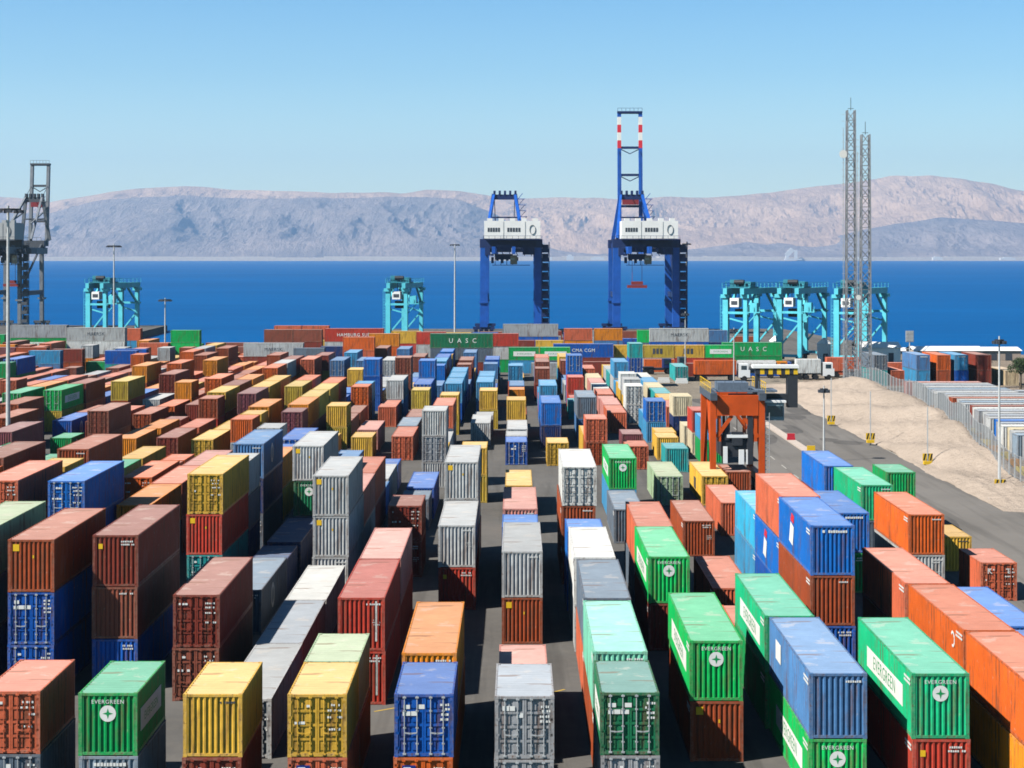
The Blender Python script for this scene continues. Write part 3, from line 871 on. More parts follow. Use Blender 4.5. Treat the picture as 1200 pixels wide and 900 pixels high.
def marks(root, c, L, h, marks_, end, rid):
    yf = .0
    for k in marks_:
        if k == 'E':
            obj("emblem", cached("emblem", m_emblem), [M_WHITE, M_LOGO_GREEN], root, (0, 0, h-.86))
            text("lettering", "EVERGREEN", .235, M_WHITE, root, at(MF, (0, .006, h-.38)), spacing=1.12)
        if k in 'PQ':
            s = -1 if k == 'P' else 1
            l = LEN[L]; yc = l*.48; hl = min(4.0, l*.36)
            b = MB(); b.box(min(s*(W2+.004), s*(W2-.006)), max(s*(W2+.004), s*(W2-.006)), yc-hl, yc+hl, h*.5-.47, h*.5+.47)
            o = b.build("name_panel", M_WHITE, root)
            text("lettering", "EVERGREEN", .86 if L == 40 else .5, M_LOGO_GREEN, o, at(ML if k == 'P' else MR, (s*(W2+.008), yc, h*.5-.02)), spacing=1.12)
        if k == 'R':
            b = MB(); x = -W2-.004
            yc = 6.9
            b.prism([(0,0),(.0,0.0)], 0, 0) if False else None
            for (pts, m) in (([(yc+1.05,.75),(yc-.35,.62),(yc-.75,1.75),(yc+.5,1.95)], 0), ([(yc+.55,2.02),(yc-.7,1.95),(yc-.85,2.4),(yc+.1,2.52)], 1)):
                b.face([(x, yy, zz) for yy, zz in pts], m)
            b.build("painted_logo", [M_WHITE, M_RED], root)
        if k == 'O':
            b = MB(); x = W2+.004; l = LEN[L]; n = 18; yc = l*.42; zc = h*.55
            for i in range(n):
                a0, a1 = 2*math.pi*i/n, 2*math.pi*(i+1)/n
                b.face([(x, yc+.8*math.cos(a0), zc+.8*math.sin(a0)), (x, yc+.8*math.cos(a1), zc+.8*math.sin(a1)), (x, yc+.52*math.cos(a1), zc+.52*math.sin(a1)), (x, yc+.52*math.cos(a0), zc+.52*math.sin(a0))])
            b.face([(x, yc-.12, zc-.5),(x, yc+.12, zc-.5),(x, yc+.12, zc+.5),(x, yc-.12, zc+.5)])
            b.build("painted_logo", M_WHITE, root)
        if k == 'Y':
            MB().box(-.95, -.62, .004, .014, h-.62, h-.26).build("yellow_sticker", M_YEL, root)
            MB().box(.08, .16, .004, .014, h-1.0, h-.84).build("yellow_tag", M_YEL, root)
        if k == 'W':
            if end == 'r':
                obj("stencil_lettering", m_blocks(rid, -.62, .72, (h-.42,), .002, .15, .13, .9), M_WHITE, root)
            else:
                obj("stencil_lettering", m_blocks(rid, -.92, -.15, (h-.62, h-.9), .018, .2, .3, .5), M_WHITE, root)
                obj("stencil_lettering", m_blocks(rid+9, .62, 1.0, (h-.5, h-.68, h-.9, h-1.1), .018, .1, .09, .9), M_WHITE, root)
        if k == 'B':
            b = MB(); b.box(-.86, -.30, -.035, -.028, h-.66, h-.32, 0); b.box(-.80, -.36, -.042, -.0355, h-.56, h-.50, 1); b.box(-.80, -.5, -.042, -.0355, h-.46, h-.40, 1)
            b.build("company_plate", [M_NAVYMARK, M_WHITE], root)
        if k == 'V':
            MB().box(.72, .82, .002, .014, .5, h-.2).build("pale_stripe", simple("worn_white", (.62,.5,.46)) if "worn_white" not in bpy.data.materials else bpy.data.materials["worn_white"], root)
        if k == 'N':
            MB().box(-W2-.005, -W2+.006, 8.4, 10.0, 1.25, 2.15).build("painted_plate", M_WHITE, root)
        if k == 'C':
            b = MB()
            for i in range(6):
                a0, a1 = .6+i*.75, .6+(i+1)*.75
                b.bar((-W2-.004, 2.2+.35*math.cos(a0), 1.9+.35*math.sin(a0)), (-W2-.004, 2.2+.35*math.cos(a1), 1.9+.35*math.sin(a1)), .12, .004, up=(1,0,0))
            b.build("painted_logo", M_WHITE, root)
        if k == 'M':
            b = MB(); yc = LEN[L]*.55
            for i, (dy, ww) in enumerate(((-.75,.5),(0,.5),(.75,.5))):
                b.box(-W2-.005, -W2+.005, yc+dy-ww/2, yc+dy+ww/2, .8, 1.9)
            b.build("dark_lettering", M_DKGREY, root)
        if k == 'K':
            text("lettering", "K", .55, M_WHITE, root, at(MF, (-.62, -.035, h-.6)))
            text("lettering", "E", .45, M_WHITE, root, at(MF, (.68, -.035, h-.6)))
        if k == 'T':
            col = c['col']
            s = {"red": "HAMBURG SUD", "blue": "CMA CGM"}.get(col, "MAERSK")
            text("lettering", s, .95 if L == 40 else .6, M_DKGREY if col in ("silver", "white") else M_WHITE, root, at(ML, (-W2-.006, LEN[L]*.5, h*.52)), spacing=1.1)
        if k == 'U':
            text("lettering", "UASC", 1.25, M_WHITE, root, at(ML, (-W2-.006, LEN[L]*.48, h*.5)), spacing=2.2)

# ------------------------------------------------------------------ every tier of every stack
BOX = []
for s in STK:
    h = HGT[s['L']]; n = s['n']
    rj = random.Random(s['id']*7+3)
    for t_, spec in enumerate(reversed(s['tiers'])):      # bottom first
        col, rest = spec.split('.')
        dx = rj.uniform(-.045, .045) if t_ else 0
        BOX.append(dict(col=col, end=rest[0], marks=rest[1:], x=s['x']+dx, d=s['d']+(rj.uniform(0, .06) if t_ else 0), z=h*t_, L=s['L'], h=h, tier=t_, n=n, stk=s, ori=s['ori'], id=len(BOX)))
# how much of the picture each one takes (a coarse depth picture from the camera)
GW, GH, SC = 600, 450, .5
zb = np.full((GH, GW), 1e9, np.float32); ib = np.full((GH, GW), -1, np.int32)
def raster(pts, idx):
    P = np.array([proj(*p) for p in pts])*SC
    D = [p[1] for p in pts]
    x0, x1 = int(max(0, P[:,0].min())), int(min(GW-1, P[:,0].max()+1)); y0, y1 = int(max(0, P[:,1].min())), int(min(GH-1, P[:,1].max()+1))
    if x1 < x0 or y1 < y0: return
    X, Y = np.meshgrid(np.arange(x0, x1+1)+.5, np.arange(y0, y1+1)+.5)
    pos = np.ones(X.shape, bool); neg = pos.copy()
    for i in range(4):
        a, b = P[i], P[(i+1) % 4]
        c = (b[0]-a[0])*(Y-a[1])-(b[1]-a[1])*(X-a[0])
        pos &= c >= 0; neg &= c <= 0
    ins = pos | neg
    # depth from the plane through the face
    A, B_, C_ = (Vector(p)-Vector((0,0,H_CAM)) for p in pts[:3])
    nrm = (B_-A).cross(C_-A)
    den = nrm.x*(X/SC-X_VP)/F_PX + nrm.y - nrm.z*(Y/SC-Y_HOR)/F_PX
    with np.errstate(divide='ignore', invalid='ignore'):
        dep = nrm.dot(A)/den
    sub = zb[y0:y1+1, x0:x1+1]; si = ib[y0:y1+1, x0:x1+1]
    w = ins & (dep > 1) & (dep < sub)
    sub[w] = dep[w]; si[w] = idx
for c in BOX:
    l = LEN[c['L']]
    if c['ori'] == 'Y': a, b, e, f_ = c['x']-W2, c['x']+W2, c['d'], c['d']+l
    else: a, b, e, f_ = c['x']-l/2, c['x']+l/2, c['d'], c['d']+2.44
    z0, z1 = c['z'], c['z']+c['h']
    raster([(a,e,z0),(b,e,z0),(b,e,z1),(a,e,z1)], c['id'])
    raster([(a,e,z1),(b,e,z1),(b,f_,z1),(a,f_,z1)], c['id'])
    if a > 0: raster([(a,e,z0),(a,f_,z0),(a,f_,z1),(a,e,z1)], c['id'])
    if b < 0: raster([(b,e,z0),(b,f_,z0),(b,f_,z1),(b,e,z1)], c['id'])
cnt = np.bincount(ib[ib >= 0].ravel(), minlength=len(BOX))
order = sorted(range(len(BOX)), key=lambda i: -cnt[i])
SINGLE = set(i for i in order[:300] if cnt[i] > 0)
print("containers", len(BOX), "in view", int((cnt > 0).sum()), "single", len(SINGLE), "smallest", cnt[order[len(SINGLE)-1]])

# ------------------------------------------------------------------ labels
CW = {'coral':'salmon-red','rust':'rust-brown','orangered':'orange-red','emerald':'light green','brightgreen':'vivid green','mint':'mint','palegreen':'pale green','royal':'bright blue',
      'steelblue':'dusty blue','skyblue':'sky-blue','slate':'slate-grey','greyblue':'blue-grey','silver':'light grey','pink':'faded pink','purple':'plum','mustard':'mustard','darkgreen':'dark green','navy':'navy'}
cw = lambda k: CW.get(k, k)
ORD = "first second third fourth fifth sixth seventh eighth ninth tenth eleventh twelfth thirteenth fourteenth fifteenth sixteenth seventeenth eighteenth nineteenth twentieth twenty-first twenty-second twenty-third twenty-fourth twenty-fifth twenty-sixth twenty-seventh twenty-eighth twenty-ninth thirtieth".split()
rows = {}
for s in STK:
    if s['ori'] == 'Y' and s['row'] != 97:
        s['k'] = round((s['x']-.25)/4.37) if s['d'] < 196 or s['row'] is None else s['row']
        rows.setdefault(s['k'], []).append(s)
for k in rows:
    rows[k].sort(key=lambda s: s['d'])
    for i, s in enumerate(rows[k]): s['ord'] = i
MARKW = [('E','with a round white emblem'),('P','with a white name panel'),('O','with a round side logo'),('R','with red-white side logo'),('K','with white letters on its doors'),('U','with four big spaced letters'),('T','with a lettered side'),('Y','with a yellow sticker'),('B','with a company plate'),('W','with small white lettering'),('M','with dark side marks')]
def mk_words(c):
    for k, w in MARKW:
        if k in c['marks']: return w
    return ''
def tierpos(c):
    if c['n'] == 1: return 'standing alone on the ground'
    b = {j['tier']: j for j in c['stk']['boxes']}
    if c['tier'] == c['n']-1: return 'on top of a %s one' % cw(b[c['tier']-1]['col'])
    return 'under a %s one' % cw(b[c['tier']+1]['col'])
for s in STK: s['boxes'] = []
for c in BOX: c['stk']['boxes'].append(c)
for c in BOX:
    s = c['stk']; c['front'] = ''
    if 'k' in s and s['ord'] > 0: c['front'] = cw(rows[s['k']][s['ord']-1]['boxes'][-1]['col'])
    c['A'] = (cw(c['col']), c['L'], c['end'], tierpos(c), mk_words(c), c['ori'])
LENW = {20: 'short', 40: 'long'}
ENDW = {'r': 'ribbed-end', 'd': 'barred-door'}
cA, cB = {}, {}
for c in BOX:
    if cnt[c['id']] == 0: continue
    cA[c['A']] = cA.get(c['A'], 0)+1
    cB[c['A']+(c['front'],)] = cB.get(c['A']+(c['front'],), 0)+1
xl_ = {}
for c in sorted((c for c in BOX if c['ori'] == 'X' and c['stk']['row'] == 99 and cnt[c['id']] > 0), key=lambda c: proj(c['x'], c['d'], 3)[0]):
    xl_.setdefault((cw(c['col']), tierpos(c)), []).append(c)
far97 = sorted((s for s in STK if s['row'] == 97), key=lambda s: s['x'])
def short_tier(c):
    if c['n'] == 1: return 'single'
    if c['tier'] == c['n']-1: return 'top'
    return 'bottom' if c['tier'] == 0 else 'middle'
def label(c):
    s = c['stk']; col, L, end, tp, mw_, ori = c['A']
    base = f"{LENW[L]} {col} container"
    if s['row'] == 98:
        grp = sorted((q for q in STK if q['row'] == 98 and (q['x'] < 75) == (s['x'] < 75)), key=lambda q: q['d'])
        return f"{base}, {ORD[grp.index(s)]} from near end, {'fence-side' if s['x'] < 75 else 'back'} line behind sand bank"
    if s['row'] == 97:
        return f"{base}, {short_tier(c)}, {ORD[far97.index(s)]} from left in the far line beyond the sand bank"
    if ori == 'X':
        g = xl_.get((col, tp), [c])
        w = f"{base} lying crosswise far back" + (f" {mw_}" if mw_ and len(mw_.split()) < 5 else '')
        if len(g) == 1: return f"{w}, {tp}" if len(f"{w}, {tp}".split()) < 17 else f"{base} lying crosswise far back, {tp}"
        return f"{col} container lying crosswise, {tp}, {ORD[min(29, g.index(c))]} such from left"
    if cA.get(c['A'], 0) == 1: return " ".join(f"{LENW[L]} {col} {ENDW[end]} container {mw_}, {tp}".replace(' ,', ',').split())
    if c['front'] and cB.get(c['A']+(c['front'],), 0) == 1 and len((mw_+tp).split()) < 9:
        w = " ".join(f"{LENW[L]} {col} {ENDW[end]} container, {tp}, next behind {c['front']} stack".split())
        same = [q for q in BOX if cnt[q['id']] > 0 and q['A'][:4] == c['A'][:4] and q['front'] == c['front']]
        if len(same) == 1: return w
    k = s['k']
    rw = "the central row" if k == 0 else f"{ORD[abs(k)-1]} row {'left' if k < 0 else 'right'} of the central row"
    return f"{col} container, {short_tier(c)} of {ORD[s['ord']]} stack back in {rw}".replace('single of', 'alone as').replace('the central row', 'the middle row')
used_l = {}
for i in SINGLE:
    BOX[i]['label'] = label(BOX[i])
    used_l.setdefault(BOX[i]['label'], []).append(i)
for l_, ids in used_l.items():
    if len(ids) > 1: print("SAME", l_, len(ids))
    if len(l_.split()) > 16: print("LONG", l_)

# ------------------------------------------------------------------ build them
GROUP = "shipping containers stacked in the port yard"
def root_of(c):
    l = LEN[c['L']]
    if c['ori'] == 'Y': loc, rz = (c['x'], c['d'], c['z']), random.Random(c['id']).uniform(-.003, .003)
    else: loc, rz = (c['x']+l/2, c['d']+W2, c['z']), math.pi/2
    return loc, rz
stuff = MB(); smats = []; sidx = {}
def sm(m):
    if m.name not in sidx: sidx[m.name] = len(smats); smats.append(m)
    return sidx[m.name]
for c in BOX:
    L, h, col = c['L'], c['h'], c['col']; hg = h-.012
    pm, rm = paint(col), roofmat(col)
    loc, rz = root_of(c)
    if c['id'] not in SINGLE:
        me = cached(("whole", L, c['end']), lambda: m_whole(L, hg, c['end'] == 'd'))
        M4 = Matrix.Translation(loc) @ Matrix.Rotation(rz, 4, 'Z')
        b0 = len(stuff.v); ms = (sm(pm), sm(rm))
        stuff.v += [tuple(M4 @ v.co) for v in me.vertices]
        for p_ in me.polygons:
            stuff.f.append(tuple(b0+i for i in p_.vertices)); stuff.m.append(ms[p_.material_index])
        continue
    if cnt[c['id']] < 14 and not c['marks']:
        o = obj("shipping_container", cached(("whole", L, c['end']), lambda: m_whole(L, hg, c['end'] == 'd')), [pm, rm], None)
        o.location = loc; o.rotation_euler = (0, 0, rz)
        tag(o, c['label'], "container", GROUP)
        continue
    root = empty("shipping_container", loc, rz, c['label'], "container", GROUP)
    near = c['d'] < 150
    obj("frame", cached(("frame", L), lambda: m_frame(L, hg)), paint(col, True), root)
    if c['tier'] == c['n']-1 or c['ori'] == 'X':
        obj("roof", cached(("roof", L), lambda: m_roof(L, hg)), rm, root)
    for sx in (-1, 1):
        obj("side_wall", cached(("side", L, sx), lambda: m_side(L, hg, sx)), pm, root)
    obj("end_wall", cached(("end", L, True), lambda: m_end(L, hg, True)), pm, root)
    if c['end'] == 'r':
        obj("end_wall", cached(("end", L, False), lambda: m_end(L, hg, False)), pm, root)
    else:
        for sx in (-1, 1):
            dr = obj("door", cached(("door", L, sx), lambda: m_door(hg, sx)), pm, root)
            for xx in ((.28, .80) if near else (.28, .80)):
                obj("lock_rod", cached(("rod", L, sx*xx), lambda: m_rod(hg, sx*xx)), (M_STEEL if col in ('blue','royal','green','darkgreen','grey','slate','palegreen','teal','steelblue','silver','brightgreen') else M_DKGREY if col == 'white' else pm), dr)
        if near and 'W' not in c['marks']:
            obj("stencil_lettering", m_blocks(c['id'], .40, 1.0, (h-.5, h-.72, h-1.0, h-1.5), .018, .09, .08, .7), M_WHITE, root)
            obj("stencil_lettering", m_blocks(c['id']+5, -.95, -.35, (h-.55, h-1.25), .018, .12, .16, .5), M_WHITE, root)
    marks(root, c, L, h, c['marks'], c['end'], c['id'])
    if near and c['x'] > 2 and L == 40:
        sm2 = M_WHITE if max(PAL[col]) < .72 or col in ('orange', 'coral') else M_DKGREY
        b = MB(); r2 = random.Random(c['id'])
        for zz in (h-.42, h-.6):
            yy = .35
            while yy < 1.55:
                w_ = r2.uniform(.05, .1); b.box(-W2-.004, -W2+.004, yy, yy+w_, zz, zz+.1); yy += w_+.04
        b.build("stencil_lettering", sm2, root)
    if near and c['end'] == 'r' and not set(c['marks']) & set('EWY'):
        sm_ = M_WHITE if max(PAL[col]) < .72 or col in ('orange', 'coral') else M_DKGREY
        obj("stencil_lettering", m_blocks(c['id'], .25, .95, (h-.40, h-.56) if c['id'] % 2 else (h-.40,), .003, .09, .075, .85), sm_, root)
        if c['id'] % 3 == 0: obj("stencil_lettering", m_blocks(c['id']+3, .55, .95, (h-1.2, h-1.32, h-1.44), .003, .05, .05, .7), sm_, root)
        if c['id'] % 4 == 1: MB().box(-.9, -.68, .003, .012, h-.75, h-.48).build("placard", M_WHITE if c['id'] % 8 == 1 else M_YEL, root)
if stuff.v:
    o = stuff.build("container_mass", smats)
    tag(o, "remaining stacked containers of the yard seen only as specks between the others", None, None, "stuff")
# ------------------------------------------------------------------ quay cranes
def wp(px, d): return (px-X_VP)*d/F_PX
M_CRANE = simple("crane_blue", (.012,.10,.46), 0.5, var=.15, scale=.4)
M_CRANED = simple("crane_navy", (.012,.03,.12), 0.6, var=.2, scale=.4)
M_CRANEG = simple("crane_grey", (.20,.22,.25), 0.6, var=.2, scale=.4)
M_CRANEW = simple("crane_white", (.90,.90,.89), 0.5, var=.05, scale=.3)
M_TURQ = simple("turquoise_paint", (.11,.58,.70), 0.5, var=.12, scale=.5)
M_TURQD = simple("dark_turquoise_paint", (.03,.22,.30), 0.6, var=.2, scale=.5)
M_GLASS = simple("dark_glass", (.02,.05,.07), 0.15, spec=.6)
M_STRAD = simple("straddle_orange", (.60,.085,.010), 0.5, var=.15, scale=.8)
M_CONC = simple("concrete", (.52,.48,.43), 0.9, var=.12)

def quay_crane(name_label, X, d, mat, dark, boom_top=None, off=-2.5, half=9.5, house=True, sx_=.867, lw=2.7):
    r = empty("quay_crane", (X, d, 0), 0, name_label, "crane", "ship-to-shore cranes on the quay")
    r.scale = (sx_, .9, .925)
    zt = 30.0; dep = 30.0
    for (sx, y) in ((-1,0),(1,0),(-1,dep),(1,dep)):
        b = MB()
        b.bar((sx*half, y, 2.2), (sx*half*.985, y, zt), lw, 2.2, up=(0,1,0))
        b.box(sx*half-1.6, sx*half+1.6, y-1.5, y+1.5, 10, 10.6)
        lg = b.build("leg", mat, r)
        w = MB()
        for k in range(4): w.cbox((sx*half+(-3+2*k)*.9, y, .9), 1.3, .8, 1.0)
        w.cbox((sx*half, y, 1.9), 7.5, 1.2, .9)
        w.build("bogie", dark, lg)
    for sx in (-1, 1):
        MB().bar((sx*half, 0, 12.5), (sx*half, dep, 12.5), 1.1, 1.6).bar((sx*half, 1, 13.5), (sx*half, dep-1, zt-.6), .7, .7).build("side_beam", dark, r)
    for y in (0, dep):
        b = MB(); b.box(-half-1.38, half+1.38, y-1.15, y+1.15, zt-1.9, zt+.9)
        for k in range(9): b.bar((-half+k*half/4, y-1.25, zt+.9), (-half+k*half/4, y-1.25, zt+2.0), .12, .12)
        b.bar((-half, y-1.25, zt+2.0), (half, y-1.25, zt+2.0), .12, .12)
        b.build("portal_beam", dark, r)
    for sx in (-1, 1):
        b = MB(); b.box(off+sx*3.4-.6, off+sx*3.4+.6, -17, dep+5, zt-3.9, zt-1.65)
        b.build("girder", mat, r)
    # machinery house with its lettering
    b = MB(); b.box(-9.2, 10.0, -11, 1.2, zt+.95, zt+6.6)
    for x in (-2.7, 4.7): b.box(x-.12, x+.12, -11.12, -11.0, zt+1.2, zt+6.4)
    for k in range(5): b.box(-8.2+k*3.9, -6.4+k*3.9, -8.5, -6.5, zt+6.6, zt+7.5)
    h_ = b.build("machinery_house", M_CRANEW if house else simple("house_grey", (.45,.46,.47)), r)
    b = MB()
    for (x0, x1) in ((-8.0,-3.6),(-1.3,3.4)):
        for k in range(5):
            xx = x0+(x1-x0)*k/5
            b.box(xx, xx+(x1-x0)*.15, -11.06, -11.001, zt+3.1, zt+4.4)
    for i in range(12):
        a0, a1 = 2*math.pi*i/12, 2*math.pi*(i+1)/12
        b.bar((7.3+1.0*math.cos(a0), -11.03, zt+3.8+1.5*math.sin(a0)), (7.3+1.0*math.cos(a1), -11.03, zt+3.8+1.5*math.sin(a1)), .06, .35, up=(0,1,0))
    b.build("lettering", M_DKGREY, h_)
    # walkways and dark gear under the portal
    b = MB()
    b.box(-9.5, 10.5, -12.4, -11.15, zt+.5, zt+.7)
    for k in range(11): b.bar((-9.5+2*k, -12.35, zt+.7), (-9.5+2*k, -12.35, zt+1.8), .1, .1)
    b.bar((-9.5, -12.35, zt+1.8), (10.5, -12.35, zt+1.8), .1, .1)
    b.build("walkway", dark, r)
    tr = MB(); tr.box(off-3.0, off+3.0, -5, 1, zt-5.8, zt-4.0); tr.box(off-4.6, off-3.6, -6, 2, zt-4.6, zt-3.95); tr.box(off+3.2, off+7.2, -7, -2, zt-3.4, zt-2.1)
    for k in range(4): tr.bar((off-3+2*k, -5.2, zt-7.5), (off-3+2*k, -5.2, zt-4.2), .22, .22)
    tr.bar((off-4, -5.2, zt-7.6), (off+9, -5.2, zt-7.6), .2, .2)
    tr.box(off-6.5, off-4.75, -6, 3, zt-4.4, zt-1.95); tr.box(off+7.3, off+9.4, -4, 4, zt-3.9, zt-1.95); tr.box(off-2.4, off+2.6, -9, -5.3, zt-3.4, zt-1.0)
    for k in range(7): tr.bar((off-6+2.4*k, -9.3, zt-1.95), (off-4.8+2.4*k, -9.3, zt-4.6), .25, .25)
    for k in range(6):
        tr.bar((-half+1.5, -1.3, zt-2-1.1*k*.5), (off-3, -2.5, zt-3.6-.5*k), .3, .3) if k < 2 else None
        tr.box(off-4.4+1.7*k, off-3.5+1.7*k, -3.5, -1, zt-7.0+(k % 2)*.8, zt-5.0)
    tr.box(half-5.5, half-1.4, -3, 0, zt-4.2, zt-1.95); tr.box(-half+1.4, -half+3.6, -3, 0, zt-3.4, zt-1.95)
    tl = tr.build("trolley", dark, r)
    c = MB(); c.box(off+2.2, off+4.6, -8.2, -5.6, zt-7.3, zt-4.4); c.build("cab", M_GLASS, tl)
    # A-frame
    ya = dep-2; za = zt+16.5
    for sx in (-1, 1):
        b = MB()
        b.bar((off+sx*6.6, dep, zt+.9), (off+sx*3.9, ya, za), 1.35, 1.2, up=(0,1,0))
        b.bar((off+sx*6.6, 4, zt+.9), (off+sx*3.9, ya-1, za-.6), .9, .9)
        b.bar((off+sx*5.2, 8, zt+6.5), (off+sx*4.6, ya-1, zt+11), .5, .5)
        b.build("a_frame_leg", mat, r)
    b = MB(); b.box(off-4.6, off+4.6, ya-.9, ya+.9, za-1.9, za-.2)
    for k in range(5): b.box(off-4+k*1.9, off-3.2+k*1.9, ya-1.2, ya+1.2, za-.2, za+1.1)
    b.build("a_frame_head", dark, r)
    MB().bar((off-4.6, ya, zt+8.5), (off+4.6, ya, zt+8.5), .5, .5).build("a_frame_tie", dark, r)
    st = MB()
    for k in range(5):
        zz = zt+6.6+k*2
        st.bar((off+6.2-.35*k, dep-6, zz), (off+8.0-.35*k, dep-6, zz+2), .2, .2)
        st.box(off+5.8-.3*k, off+8.6-.3*k, dep-7, dep-5, zz, zz+.15)
    st.build("mast_ladder", mat, r)
    # stair tower beside the landside leg
    s_ = MB()
    for k in range(9):
        z0 = 2.5 + k*3.0
        x0, x1 = half+1.2, half+3.6
        s_.box(x0-.2, x1+.2, -1.3, 1.3, z0, z0+.15); s_.box(x0, x1, -1.36, -1.3, z0+.15, z0+1.25); s_.box(x0+.1, x1-.1, 1.0, 1.2, z0+.2, z0+2.6)
        s_.bar((x0, -.9 if k % 2 else .9, z0), (x1, -.9 if k % 2 else .9, z0+3.0), .5, .2) if k % 2 else s_.bar((x1, .9, z0), (x0, .9, z0+3.0), .5, .2)
    for (xx, yy) in ((half+1.1,-1.2),(half+3.7,-1.2),(half+1.1,1.2),(half+3.7,1.2)): s_.bar((xx, yy, 1), (xx, yy, 30), .22, .22)
    s_.build("stair_tower", dark, r)
    # boom: raised or lowered
    if boom_top:
        for sx in (-1, 1):
            b = MB(); x = off+sx*3.9
            y0 = dep+4; lean = 3.0
            seg = lambda a, c, m: b.bar((x, y0+lean*(a-zt)/(boom_top-zt), a), (x, y0+lean*(c-zt)/(boom_top-zt), c), 1.35, 1.7, m=m, up=(0,1,0))
            t0 = boom_top-12.5
            seg(zt-1, t0, 0)
            for q in range(4): seg(t0+q*2.7, t0+(q+1)*2.7, 1 if q % 2 == 0 else 2)
            seg(t0+10.8, boom_top, 0)
            b.build("boom_girder", [mat, M_RED if house else mat, M_WHITE if house else mat], r)
        cm = M_CRANED if house else dark
        for f in (.28, .52, .73):
            z = zt+(boom_top-zt)*f; y = dep+4+3.0*f
            b = MB(); b.box(off-4.3, off+4.3, y-.6, y+.6, z-.5, z+.3)
            if f > .3:
                b.bar((off-3.9, y, z-.4), (off, y, z-2.2), .3, .3); b.bar((off+3.9, y, z-.4), (off, y, z-2.2), .3, .3)
            b.build("boom_cross_beam", cm, r)
        b = MB(); b.box(off-4.3, off+4.3, dep+6.4, dep+7.6, boom_top-.5, boom_top-.1)
        b.box(off-4.6, off+4.6, dep+5.8, dep+8.4, boom_top-.2, boom_top+.35)
        for k in range(7): b.bar((off-4.5+1.5*k, dep+5.9, boom_top+.35), (off-4.5+1.5*k, dep+5.9, boom_top+1.4), .1, .1)
        b.bar((off-4.5, dep+5.9, boom_top+1.4), (off+4.5, dep+5.9, boom_top+1.4), .1, .1)
        b.build("boom_tip_platform", cm, r)
        MB().box(off-3.0, off+3.0, dep+2, dep+3.5, zt+13.0, zt+15.4).build("boom_latch", simple("latch_red", (.28,.04,.05)) if "latch_red" not in bpy.data.materials else bpy.data.materials["latch_red"], r)
        b = MB()
        for sx in (-1, 1): b.bar((off+sx*3.9, dep-2, za), (off+sx*3.9, dep+6, zt+(boom_top-zt)*.73), .18, .18)
        b.build("stay", dark, r)
        sp = MB(); z = 16.0
        sp.box(off-3.4, off+3.4, -3.4, -.9, z-1.0, z-.1); sp.box(off-2, off+2, -3, -1.3, z, z+1.1)
        for sx in (-1, 1): sp.bar((off+sx*1.7, -2.2, z+1), (off+sx*1.7, -2.2, zt-5.8), .14, .14)
        sp.build("spreader", simple("spreader_red", (.25,.035,.03)) if "spreader_red" not in bpy.data.materials else bpy.data.materials["spreader_red"], r)
    else:
        for sx in (-1, 1):
            MB().box(off+sx*3.4-.6, off+sx*3.4+.6, dep+5.05, dep+52, zt-3.9, zt-1.65).build("boom_girder", mat, r)
        b = MB()
        for sx in (-1, 1):
            b.bar((off+sx*3.7, dep-2, za), (off+sx*3.4, dep+30, zt-1.6), .25, .25); b.bar((off+sx*3.7, dep-2, za), (off+sx*3.4, dep+48, zt-1.6), .2, .2)
        b.build("stay", dark, r)
    return r
quay_crane("blue quay crane with lowered boom, left of the taller raised-boom crane", wp(599, 553), 553, M_CRANE, M_CRANED)
quay_crane("tall blue quay crane with its boom raised and red and white boom tip", wp(757.5, 553), 553, M_CRANE, M_CRANED, boom_top=75, off=-3.4, half=10.4)
quay_crane("grey quay crane with raised boom at the far left edge of the port", wp(1, 580), 580, M_CRANEG, simple("crane_dark_grey", (.09,.10,.12)), boom_top=58.5, off=5.6, half=8.6, house=False, sx_=.70, lw=1.5)

